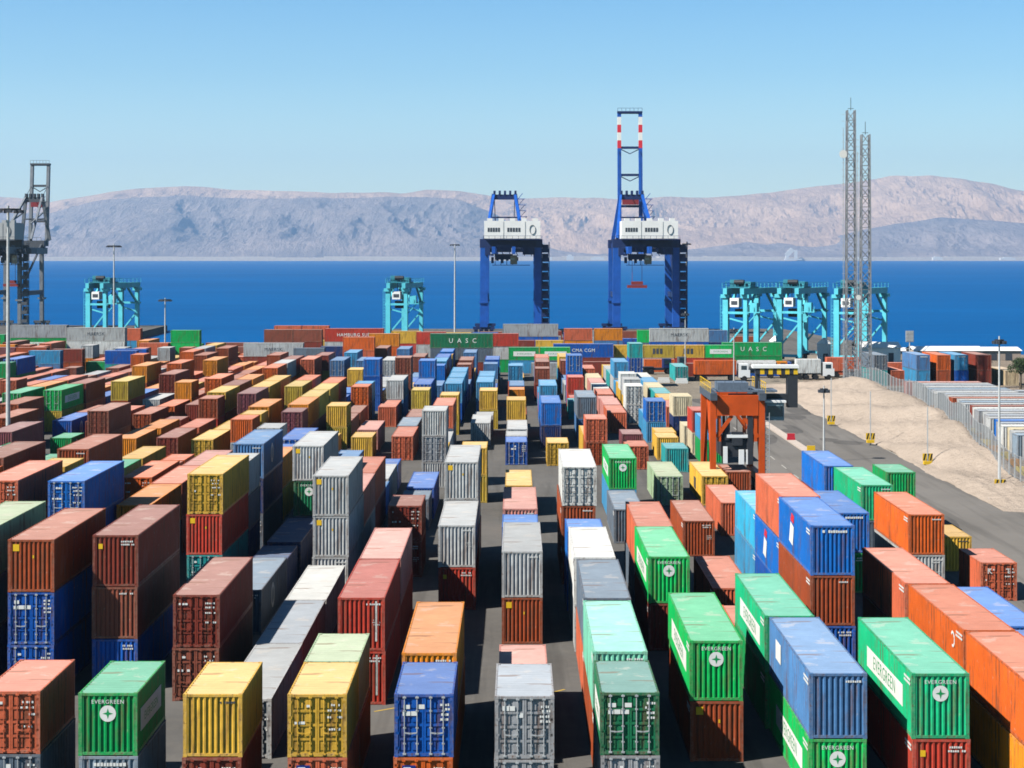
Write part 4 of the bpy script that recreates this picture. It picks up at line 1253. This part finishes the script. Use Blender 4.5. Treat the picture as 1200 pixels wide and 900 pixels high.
# ------------------------------------------------------------------ turquoise yard cranes
def yard_crane(px, d, top, label, rot):
    r = empty("yard_crane", (wp(px, d), d, 0), rot, label, "crane", "turquoise yard cranes over the stacks")
    wb, span = 4.5, 18.0
    for (x, y) in ((0,0),(wb,0),(0,span),(wb,span)):
        b = MB()
        b.bar((x, y, 1.5), (x, y, top-2.0), 1.15 if x == 0 else .9, 1.0, up=(0,1,0))
        b.box(x-.95, x+.95, y-.8, y+.8, top-2.0, top-1.22)
        lg = b.build("leg", M_TURQ, r)
        w = MB(); w.tube((x-.3, y, .75), (x+.3, y, .75), .75, n=12); w.cbox((x, y, 1.4), 1.8, .8, .5)
        w.build("wheel", M_BLACK, lg)
    for y in (0, span):
        b = MB(); b.box(-.8, wb+.8, y-.45, y+.45, top-5.4, top-4.9); b.bar((.4, y, 1.9), (wb-.4, y, 1.9), .8, .6)
        b.bar((wb-.2, y, 4.0+top*.3), (.4, y, 2.4+top*.12), .35, .35)
        b.build("sill_beam", M_TURQ, r)
    for x in (.3, wb-.3):
        MB().box(x-.45, x+.45, -1.5, span+1.5, top-1.2, top+.1).build("girder", M_TURQ, r)
    b = MB(); b.box(-.6, wb+.6, 1.2, 6.0, top+.12, top+.4)
    b.box(.2, 2.0, 1.6, 4.6, top+.4, top+1.9); b.box(2.6, wb+.2, 2.2, 5.2, top+.4, top+1.4)
    for k in range(5): b.bar((-.6+k*(wb+1.2)/4, 1.2, top+.4), (-.6+k*(wb+1.2)/4, 1.2, top+1.5), .09, .09)
    b.bar((-.6, 1.2, top+1.5), (wb+.6, 1.2, top+1.5), .09, .09)
    b.tube((1.4, 1.3, top+1.4), (3.6, 1.3, top+1.4), .5, n=10, m=1)
    tr = b.build("trolley", [M_TURQD, M_DARK], r)
    b = MB(); b.box(1.2, wb-1.3, -.9, 1.0, top-3.9, top-2.0); b.build("machine_box", M_CRANEW, r)
    b = MB(); b.box(1.5, wb-1.6, -.96, -.903, top-3.4, top-2.6); b.build("dark_panel", M_DKGREY, r)
    b = MB(); b.box(1.2, wb-1.0, 2.0, 4.8, top-6.2, top-4.4); b.bar((1.6, 3.4, top-4.4), (1.6, 3.4, top+.2), .12, .12); b.bar((wb-1.4, 3.4, top-4.4), (wb-1.4, 3.4, top+.2), .12, .12)
    b.build("spreader", M_DARK, r)
    b = MB(); b.box(wb+.6, wb+3.4, -.6, .9, top-5.1, top-4.9); b.box(wb+1.0, wb+2.6, -.4, .8, top-4.9, top-3.0)
    for k in range(3): b.bar((wb+.7+1.3*k, -.6, top-4.9), (wb+.7+1.3*k, -.6, top-3.8), .09, .09)
    b.bar((wb+.3, 0, top-7.5), (wb+2.6, 0, top-5.1), .2, .2)
    b.build("service_platform", M_TURQ, r)
    b = MB()
    for x in (-.35, wb+.35):
        for k in range(10): b.bar((x, -1.4+k*(span+2.8)/9, top+.1), (x, -1.4+k*(span+2.8)/9, top+1.15), .08, .08)
        b.bar((x, -1.4, top+1.15), (x, span+1.4, top+1.15), .08, .08); b.bar((x, -1.4, top+.65), (x, span+1.4, top+.65), .06, .06)
    b.build("railing", M_TURQ, r)
    b = MB()
    for k in range(16): b.bar((-1.25, -.2, 2.2+k*.7), (-.8, -.2, 2.2+k*.7), .07, .07)
    for xx in (-1.25, -.8): b.bar((xx, -.2, 1.8), (xx, -.2, top-1.6), .08, .08)
    b.build("ladder", M_TURQ, r)
    b = MB()
    for y in (0, span): b.bar((0, y, top-6.2), (wb, y, 4.2+top*.3), .32, .32)
    b.bar((0, 0, top-5.2), (0, span, top-5.2), .3, .3)
    for x in (0, wb): b.bar((x, .3, top-5.0), (x, 5.4, top-1.3), .5, .4); b.bar((x, span-.3, top-5.0), (x, span-5.4, top-1.3), .5, .4)
    b.build("brace", M_TURQ, r)
    return r
yard_crane(104, 455, 16.6, "turquoise yard crane on the left above the stacked boxes, under a tall lamp mast", -.24)
yard_crane(455, 455, 16.6, "lone turquoise yard crane in front of the slim mast, left of the lowered-boom quay crane", -.16)
yard_crane(851, 393, 16.4, "left-hand turquoise yard crane of the three beside the lattice masts, nearest the green box", -.50)
yard_crane(914, 396, 16.4, "middle turquoise yard crane of the three beside the lattice masts", -.46)
yard_crane(981, 391, 16.4, "right-hand turquoise yard crane of the three, standing behind the lattice masts", -.52)
# linking girders between the legs of that group
yl = MB()

# ------------------------------------------------------------------ orange straddle carrier over a row
def straddle(X, Y, label):
    r = empty("straddle_carrier", (X, Y, 0), 0, label, "straddle carrier")
    hx, ln_, top = 2.35, 8.6, 10.0
    for sx in (-1, 1):
        for y in (0, 3.2, 6.0, ln_):
            if y in (0, ln_):
                MB().box(sx*hx-.28, sx*hx+.28, y-.3, y+.3, 1.5, top-.62).build("leg", M_STRAD, r)
            w = MB(); w.tube((sx*hx-.22, y, .78), (sx*hx+.22, y, .78), .78, n=16)
            wo_ = w.build("wheel", M_BLACK, r)
            MB().tube((sx*hx-.25, y, .78), (sx*hx+.25, y, .78), .34, n=10).build("hub", M_STEEL, wo_)
        b = MB(); b.box(sx*hx-.3, sx*hx+.3, -.6, ln_+.6, 1.5, 2.15)
        b.bar((sx*hx, .4, 2.2), (sx*hx, ln_*.5, top-.8), .25, .25); b.bar((sx*hx, ln_-.4, 2.2), (sx*hx, ln_*.5, top-.8), .25, .25)
        b.build("side_frame", M_STRAD, r)
        b = MB(); b.box(sx*hx-.33, sx*hx+.33, -.9, ln_+.9, top-.6, top+.1); b.build("top_beam", simple("straddle_dark_beam", (.08,.10,.13)) if "straddle_dark_beam" not in bpy.data.materials else bpy.data.materials["straddle_dark_beam"], r)
    for y in (0, ln_):
        b = MB(); b.box(-hx+.34, hx-.34, y-.28, y+.28, top-2.1, top-.15)
        for sx in (-1, 1):
            b.bar((sx*(hx-.35), y, top-4.2), (sx*.5, y, top-2.1), .34, .34, up=(0,1,0))
            b.bar((sx*(hx-.6), y, top-2.0), (sx*(hx-.6), y, top-4.6), .34, .3, up=(0,1,0))
        b.build("cross_frame", M_STRAD, r)
    b = MB(); b.box(-hx+.34, hx+1.6, .5, 4.0, top+.12, top+.28); b.box(-1.8, 1.2, .9, 3.6, top+.28, top+1.0)
    for k in range(6): b.bar((-hx+.4+k*.82, .5, top+.28), (-hx+.4+k*.82, .5, top+1.2), .06, .06)
    b.build("engine_deck", simple("deck_blue_grey", (.13,.17,.23)), r)
    # hoist and spreader hanging over the box
    b = MB()
    for sx in (-1, 1): b.box(sx*1.25-.12, sx*1.25+.12, .3, .6, 4.4, top-1.4)
    b.box(-1.5, 1.5, .1, ln_-.1, 3.9, 5.5); b.box(-1.7, 1.7, .4, 1.2, 5.5, 6.0); b.box(-1.2, -.7, 0, .5, 5.5, 7.2); b.box(-.5, .5, -.1, .4, 5.0, 6.3); b.box(1.0, 1.5, -.2, .4, 3.2, 8.8)
    sp = b.build("spreader", M_DARK, r)
    for bx in ((-1.0, 1.1, -.12, .08, 5.75, 6.05), (-1.35, -.95, -.15, .08, 3.3, 4.9), (.15, .65, -.15, .08, 3.2, 4.6), (.85, 1.1, -.15, .08, 3.2, 4.6)):
        MB().box(*bx).build("spreader_guide", M_CRANEW, sp)
    ro = MB()
    for sx in (-1, 1):
        for y in (.9, ln_-.9): ro.bar((sx*.9, y, 5.4), (sx*.9, y, top-.3), .06, .06)
    ro.bar((-.9, .9, top-.3), (.9, .9, top-.3), .12, .12); ro.bar((-.9, ln_-.9, top-.3), (.9, ln_-.9, top-.3), .12, .12)
    ro.build("hoist_rope", M_DARK, r)
    ld = MB()
    for k in range(14): ld.bar((hx+.32, -.18, 2.3+k*.42), (hx+.72, -.18, 2.3+k*.42), .05, .05)
    for xx in (hx+.32, hx+.72): ld.bar((xx, -.18, 2.0), (xx, -.18, 8.2), .06, .06)
    ld.build("ladder", M_STEEL, r)
    rl = MB()
    for sx in (-1, 1):
        for k in range(8): rl.bar((sx*(hx+.3), -.7+k*1.4, top+.1), (sx*(hx+.3), -.7+k*1.4, top+1.1), .05, .05)
        rl.bar((sx*(hx+.3), -.7, top+1.1), (sx*(hx+.3), 9.1, top+1.1), .05, .05); rl.bar((sx*(hx+.3), -.7, top+.6), (sx*(hx+.3), 9.1, top+.6), .04, .04)
    rl.build("railing", M_YEL, r)
    # cab on the right and the hazard-striped guard frame above it
    b = MB(); b.box(hx+.45, hx+2.2, .2, 2.4, top-2.6, top-.9); cab = b.build("cab", simple("cab_grey_blue", (.22,.30,.34)), r)
    MB().box(hx+.62, hx+2.05, .12, .198, top-2.2, top-1.2).build("window", M_GLASS, cab)
    b = MB(); b.box(hx+.3, hx+2.4, .1, 2.5, top-.88, top-.70); b.build("cab_roof", M_CRANEW, cab)
    g = MB(); x0, x1 = hx-.2, hx+3.9; z0, z1 = top-.25, top+2.3; y = 3.2
    g.box(x0-2.6, x1-1.02, y-.5, y+.5, z0-.75, z0, 0); g.box(x1-1.0, x1, y-.55, y+.55, z0-1.3, z1-.62, 0); g.box(x0, x0+.4, y-.4, y+.4, z0+.02, z1-.62, 0)
    n = 10
    for i in range(n): g.box(x0+(x1-x0)*i/n, x0+(x1-x0)*(i+1)/n, y-.6, y+.6, z1-.6, z1-.02, 1 if i % 2 else 0)
    g.box(x0-.3, x1+.1, y-.7, y+.7, z1, z1+.3, 2)
    g.build("guard_frame", [M_DARK, M_YEL, M_CRANEW], r)
    return r
straddle(21.4, 177, "orange straddle carrier standing over a rust-brown box beside the port road")

# ------------------------------------------------------------------ lattice masts
def lattice(px, d, z0, z1, w, label):
    r = empty("lattice_mast", (wp(px, d), d, z0), 0, label, "mast", "lattice radio masts on the bank")
    h = z1-z0; b = MB(); n = int(h/1.7)
    cs = [(-1,-1),(1,-1),(1,1),(-1,1)]
    wt = lambda z: w*(1-.25*z/h)/2
    for sx, sy in cs: b.bar((sx*wt(0), sy*wt(0), 0), (sx*wt(h), sy*wt(h), h), .2, .2)
    for i in range(n):
        za, zb_ = h*i/n, h*(i+1)/n
        for q in range(4):
            p, s = cs[q], cs[(q+1) % 4]
            a, e = wt(za), wt(zb_)
            if i % 2: p, s = s, p
            b.bar((p[0]*a, p[1]*a, za), (s[0]*e, s[1]*e, zb_), .11, .11)
            b.bar((cs[q][0]*a, cs[q][1]*a, za), (cs[(q+1) % 4][0]*a, cs[(q+1) % 4][1]*a, za), .07, .07)
    b.build("lattice_frame", simple("mast_grey", (.27,.28,.30), .5, .2) if "mast_grey" not in bpy.data.materials else bpy.data.materials["mast_grey"], r)
    b = MB()
    for i in range(int(h/1.2)): b.bar((-w*.9, -.1, i*1.2+.5), (-w*.62, -.1, i*1.2+.5), .06, .06)
    b.bar((-w*.75, -.1, .3), (-w*.75, -.1, h*.93), .09, .09); b.build("ladder", M_STEEL, r)
    b = MB(); b.bar((0,0,h), (0,0,h+2.2), .08, .08); b.bar((-.5,0,h+.3), (.5,0,h+.3), .08, .08); b.build("antenna", M_DARK, r)
    MB().box(-w, w, -w, w, -2.5, .25).build("footing", M_CONC, r)
    return r
ml = lattice(997, 318, 1.8, 48.6, 1.75, "taller lattice mast with a white dish near its top")
b = MB(); b.tube((-1.35, -.4, 39.2), (-1.35, -.15, 39.2), .72, .5, n=14); b.bar((-1.35, -.15, 39.2), (-.5, 0, 39.2), .1); b.build("dish", M_WHITE, ml)
mr_ = lattice(1014, 312, 1.8, 44.0, 1.75, "shorter lattice mast standing right of the taller one")
b = MB(); b.tube((-1.2, -.4, 14.5), (-1.2, -.15, 14.5), .45, .3, n=12); b.build("dish", M_WHITE, mr_)

# ------------------------------------------------------------------ light masts and lamps
M_POLE = simple("mast_paint", (.55,.56,.56), .5, .1)
def light_mast(px, d, top_y, label, r0=.28, head=1.6, z0=0.0):
    z1 = H_CAM+(Y_HOR-top_y)*d/F_PX
    r = empty("light_mast", (wp(px, d), d, z0), 0, label, "light mast", "tall light masts around the yard")
    MB().tube((0,0,0), (0,0,z1-z0), r0, r0*.5, n=10).build("pole", M_POLE, r)
    b = MB()
    n = 12
    for i in range(n):
        a0, a1 = 2*math.pi*i/n, 2*math.pi*(i+1)/n
        b.bar((head*math.cos(a0), head*math.sin(a0), z1-z0-.4), (head*math.cos(a1), head*math.sin(a1), z1-z0-.4), .12, .16)
    for i in range(4):
        a = math.pi/2*i; b.bar((0,0,z1-z0-.4), (head*math.cos(a), head*math.sin(a), z1-z0-.4), .1, .1)
    hd = b.build("head_ring", M_DARK, r)
    for i in range(8):
        a = 2*math.pi*(i+.5)/8
        MB().cbox((head*1.02*math.cos(a), head*1.02*math.sin(a), z1-z0-.62), .5, .5, .32).build("floodlight", M_DKGREY, hd)
    MB().box(-r0*1.8, r0*1.8, -r0*1.8, r0*1.8, 0, .4).build("footing", M_CONC, r)
    return r
light_mast(9.5, 196, 241, "thick pale light mast rising from the stacks at the far left edge", .27, 1.35)
light_mast(133.5, 430, 286, "slim light mast behind the left turquoise yard crane", .26, 1.5)
light_mast(193.5, 395, 349, "short light mast beside the vivid green stack on the left", .22, 1.2)
light_mast(533, 540, 285, "slim light mast left of the lowered-boom quay crane", .30, 1.3)
light_mast(804.5, 560, 284, "slim light mast right of the tall raised-boom crane", .30, 1.2)
light_mast(803, 352, 365, "short slim light mast at the end of the container rows by the apron", .13, .5)
light_mast(860, 338, 384, "white light mast standing among the parked trucks", .14, .5)
light_mast(965.5, 208, 452, "white lamp pole on the kerb of the port road", .14, .4)
light_mast(1171, 184, 394, "pale lamp pole at the near end of the sand bank fence", .15, .42)
fl = empty("floodlight_post", (wp(1066, 345), 345, 0), 0, "post with a square grey floodlight panel beyond the sand bank", "floodlight")
MB().tube((0,0,0), (0,0,7.2), .14, .1, n=8).build("post", M_POLE, fl)
b = MB(); b.box(-.75, .75, -.12, .12, 7.2, 9.3); pn = b.build("lamp_panel", simple("panel_grey", (.40,.42,.44)), fl)
b = MB()
for i in range(3):
    for j in range(3): b.box(-.66+.47*i, -.3+.47*i, -.16, -.121, 7.35+.66*j, 7.85+.66*j)
b.build("lamp", M_STEEL, pn)

# ------------------------------------------------------------------ trucks on the apron
def wheels(parent, xs, z=.5, y0=0.0, y1=2.3, rr=.5):
    for x in xs:
        for y in (y0, y1):
            MB().tube((x, y-.15, z), (x, y+.15, z), rr, n=12).build("wheel", M_BLACK, parent)
def truck(px, d, label, cabm, boxm, box="container", face=1, L=8.2):
    r = empty("truck", (wp(px, d), d, .01), 0 if face > 0 else math.pi, label, "truck", "trucks parked on the apron")
    if box == "tank":
        b = MB(); b.tube((-L, 1.15, 2.3), (.1, 1.15, 2.3), 1.15, n=16); b.build("tank", boxm, r)
        MB().box(-L, .1, .4, 1.9, .95, 1.2).build("chassis", M_DARK, r)
    else:
        b = MB(); b.box(-L, 0, 0, 2.4, 1.25, 3.85)
        for k in range(int(L/.45)): b.box(-L+.2+k*.45, -L+.38+k*.45, -.03, -.001, 1.35, 3.75)
        b.build("cargo_box", boxm, r)
        MB().box(-L, .1, .5, 1.9, .95, 1.24).build("chassis", M_DARK, r)
    b = MB()
    b.prism([(0.4,0),(2.55,0),(2.55,2.35),(0.4,2.35)], .7, 2.1); b.prism([(0.4,.02),(2.25,.02),(2.25,2.33),(0.4,2.33)], 2.102, 3.2)
    cb = b.build("cab", cabm, r)
    MB().box(2.252, 2.28, .2, 2.15, 2.15, 3.0).build("windscreen", M_GLASS, cb)
    MB().box(.9, 1.9, -.02, .018, 2.15, 2.9).build("side_window", M_GLASS, cb)
    wheels(r, (-L+.7, -L+1.9, -.9, 1.5))
    return r
truck(863, 342, "truck with an orange box trailer and a white cab on the apron", M_CRANEW, paint('orangered'), L=7.8)
truck(909, 350, "tanker truck with a long pale grey tank and an orange cab", paint('orange'), paint('silver'), "tank", L=7.2)
truck(962, 346, "white box truck near the lattice masts", M_CRANEW, paint('white'), L=4.6)
truck(1012, 352, "truck with a salmon box trailer behind the lattice masts", M_CRANEW, paint('coral'), L=7.0)
def tractor(px, d, label, m):
    r = empty("terminal_tractor", (wp(px, d), d, .01), .15, label, "tractor", "yard tractors at the end of the rows")
    b = MB(); b.box(-4.2, 2.2, .3, 2.0, .8, 1.25); b.box(-3.8, -1.6, .2, 2.1, 1.26, 1.5); b.build("chassis", M_DARK, r)
    b = MB(); b.box(.3, 1.9, .1, 1.6, 1.26, 3.0); cb = b.build("cab", m, r)
    MB().box(.5, 1.7, .05, .098, 2.0, 2.8).build("window", M_GLASS, cb)
    wheels(r, (-3.2, -2.1, 1.4))
tractor(776, 362, "dark terminal tractor beside the teal stack end", M_CRANED)
tractor(794, 370, "dark terminal tractor parked nearer the slim short mast", simple("tractor_grey", (.10,.12,.14)))
for px, d, lab in ((778, 338, "white concrete block left of two at the row ends"), (799, 336, "white concrete block right of two, at the foot of the slim mast")):
    b = MB(); X = wp(px, d); b.prism([(X-1.1,d),(X+1.1,d),(X+1.1,d+.8),(X-1.1,d+.8)], .005, .55); b.prism([(X-1.0,d+.2),(X+1.0,d+.2),(X+1.0,d+.6),(X-1.0,d+.6)], .552, .95)
    tag(b.build("concrete_block", M_WHITE), lab, "concrete block", "white blocks at the row ends")

# ------------------------------------------------------------------ tents, stores and sheds beyond the apron
def silo(px, d, w, h, label):
    r = empty("storage_silo", (wp(px, d), d, 0), 0, label, "silo", "white stores beyond the apron")
    b = MB(); b.tube((0,0,0), (0,0,h), w, n=18); b.build("wall", M_CRANEW, r)
    b = MB(); b.tube((0,0,h), (0,0,h+w*.8), w*1.06, .25, n=18); b.build("roof", M_CRANEW, r)
    MB().box(-.5, .5, -w-.05, -w+.15, 0, 2.1).build("door", M_DKGREY, r)
silo(909, 405, 1.5, 4.6, "white store with pointed roof, left of two, right of the big green lettered box")
silo(966, 402, 1.6, 4.2, "white store with pointed roof, right of two, left of the lattice masts")
def shed(px, d, w, l, h, m, label, name="shed"):
    X = wp(px, d)
    r = empty(name, (X, d, 0), 0, label, "shed", "low sheds along the coast")
    MB().box(-w/2, w/2, 0, l, 0, h).build("wall", m, r)
    b = MB()
    b.face([(-w/2-.3,-.3,h+.02),(w/2+.3,-.3,h+.02),(w/2+.3,l/2,h+h*.32),(-w/2-.3,l/2,h+h*.32)]); b.face([(-w/2-.3,l/2,h+h*.32),(w/2+.3,l/2,h+h*.32),(w/2+.3,l+.3,h+.02),(-w/2-.3,l+.3,h+.02)])
    b.face([(-w/2,0.01,h),(w/2,0.01,h),(w/2,l/2,h*1.3),(-w/2,l/2,h*1.3)])
    b.build("roof", M_CRANEW, r)
    b = MB()
    for k in range(3): b.box(-w*.35+k*w*.28, -w*.35+k*w*.28+w*.12, -.06, -.003, .1, h*.7)
    b.build("door", M_DKGREY, r)
shed(1031, 395, 9, 8, 3.6, M_CRANEW, "white gabled tent behind the lattice masts")
shed(1112, 402, 15, 9, 2.6, simple("shed_cream", (.55,.45,.36)), "cream shed with a pale roof on the coast, middle of three")
shed(1165, 410, 12, 8, 2.2, simple("shed_tan", (.42,.33,.27)), "tan low shed at the coast near the tree")
shed(1080, 415, 10, 8, 1.9, simple("shed_sand", (.48,.40,.33)), "sand-coloured low shed on the coast nearest the lattice masts")

# ------------------------------------------------------------------ fence, hazard signs and barriers along the bank
fe = empty("chainlink_fence", (0, 0, 0), 0, "grey mesh fence along the back foot of the sand bank", "fence")
fine_p = []
for i in range(64):
    y = 174 + (326-174)*i/63
    fine_p.append((fence_x(y), y))
ME = MB()
for i, (x, y) in enumerate(fine_p):
    zf = max(0, bank_z(x, y))
    MB().bar((x, y, zf-.2), (x, y, zf+2.5), .09, .09).build("post", M_POLE, fe)
    if i:
        a = fine_p[i-1]
        za = max(0, bank_z(*a)); ME.bar((*a, za+2.4), (x, y, zf+2.4), .05, .05); ME.bar((*a, za+.2), (x, y, zf+.2), .05, .05)
        for k in range(1, 8):
            q = (a[0]+(x-a[0])*k/8, a[1]+(y-a[1])*k/8)
            zq = za+(zf-za)*k/8; ME.bar((*q, zq+.2), (*q, zq+2.4), .025, .025)
ME.build("mesh_panel", simple("mesh_grey", (.30,.31,.32)), fe)

def hazard(X, Y, z, label):
    r = empty("hazard_sign", (X, Y, z), 0, label, "sign", "yellow and black hazard signs beside the port road")
    MB().bar((0,0,-.3), (0,0,6.3), .11, .11).build("post", M_POLE, r)
    b = MB(); b.box(-.55, .55, -.03, .03, .35, 1.15, 0)
    for k in range(3): b.face([(-.5+k*.36,-.034,.38),(-.32+k*.36,-.034,.38),(-.14+k*.36,-.034,1.12),(-.32+k*.36,-.034,1.12)], 1)
    b.box(-.45, .45, -.3, .3, -.05, .3, 0)
    b.build("striped_board", [M_YEL, M_BLACK], r)
hazard(wp(1020, 226), 226, .35, "hazard sign at the foot of the sand bank, middle one of the roadside three")
hazard(wp(1087, 203), 203, .3, "hazard sign at the foot of the sand bank, nearest along the road")
hazard(wp(974, 252), 252, .25, "hazard sign at the foot of the sand bank, farthest along the road")
hazard(wp(1172, 181), 181, .1, "hazard sign at the near end of the bank under the pale lamp pole")
hazard(35.0, 264, .16, "hazard sign on the kerb behind the straddle carrier")
def barrier(X, Y, m, label):
    r = empty("road_barrier", (X, Y, .165), 0, label, "barrier", "plastic barriers on the kerb")
    MB().prism([(-.5,-.2),(.5,-.2),(.5,.2),(-.5,.2)], 0, .3).build("base", m, r)
    MB().prism([(-.47,-.1),(.47,-.1),(.47,.1),(-.47,.1)], .302, .8).build("top", m, r)
barrier(34.7, 209, M_RED, "red plastic barrier on the kerb next to the white lamp pole")
barrier(34.7, 231, M_RED, "red plastic barrier farther along the kerb")
barrier(34.8, 216, M_YEL, "yellow plastic barrier on the kerb between two red ones")
M_ORB = simple("barrier_orange", (.75,.33,.06)); M_YEB = simple("barrier_yellow", (.80,.60,.15))
rb = random.Random(3)
for i in range(16):
    q = fine_p[2+i*3]
    r = empty("water_barrier", (q[0]+2.9, q[1], .005), rb.uniform(-.4, .4), f"{'orange' if i % 2 else 'yellow'} water-filled barrier, {ORD[i//2]} of its colour along the fence from the near end", "barrier", "orange and yellow barriers along the fence")
    m = M_ORB if i % 2 else M_YEB
    MB().prism([(-.8,-.3),(.8,-.3),(.8,.3),(-.8,.3)], 0, .5).build("base", m, r)
    MB().prism([(-.75,-.15),(.75,-.15),(.75,.15),(-.75,.15)], .502, 1.1).build("top", m, r)

# ------------------------------------------------------------------ the tree at the right edge
mt_, tt, tp_ = nm("tree_leaves")
rv = noise_n(tt, .9, 3)
tt.links.new(ramp(tt, rv, [(0.3, (.018,.04,.012)), (0.7, (.06,.10,.03))]), tp_.inputs["Base Color"]); tp_.inputs["Roughness"].default_value = .8
def tree(px, d, h, cr, label, seed):
    rt = random.Random(seed)
    r = empty("broadleaf_tree", (wp(px, d), d, 0), 0, label, "tree", "trees at the coast on the right")
    b = MB(); b.tube((0,0,0), (.1,.1,h*.55), .22, .12, n=8)
    for i in range(6):
        a = rt.uniform(0, 6.28); b.tube((.1,.1,h*.45), (cr*.7*math.cos(a), cr*.7*math.sin(a), h*rt.uniform(.6,.85)), .1, .03, n=5)
    b.build("trunk", simple("bark", (.10,.075,.05)) if "bark" not in bpy.data.materials else bpy.data.materials["bark"], r)
    b = MB()
    cl_ = [(rt.uniform(-1,1)*cr*.75, rt.uniform(-1,1)*cr*.75, h*.68+rt.uniform(-1,1)*h*.22, rt.uniform(.28,.5)*cr) for _ in range(16)]
    for i in range(2600):
        c = rt.choice(cl_)
        v_ = Vector((rt.gauss(0,1), rt.gauss(0,1), rt.gauss(0,1))).normalized()*c[3]*rt.random()**.4
        P = Vector(c[:3])+v_; s_ = rt.uniform(.10,.22)
        a = Vector((rt.gauss(0,1), rt.gauss(0,1), rt.gauss(0,1))).normalized()*s_; e = Vector((rt.gauss(0,1), rt.gauss(0,1), rt.gauss(0,1))).normalized()*s_
        b.face([P-a, P-e*.6, P+a, P+e*.6])
    b.build("crown", mt_, r)
tree(1196, 322, 5.6, 2.3, "small dark green tree at the right edge beyond the storage lines", 3)
tree(1216, 330, 5.0, 2.2, "second dark tree just beyond the first at the right edge", 8)
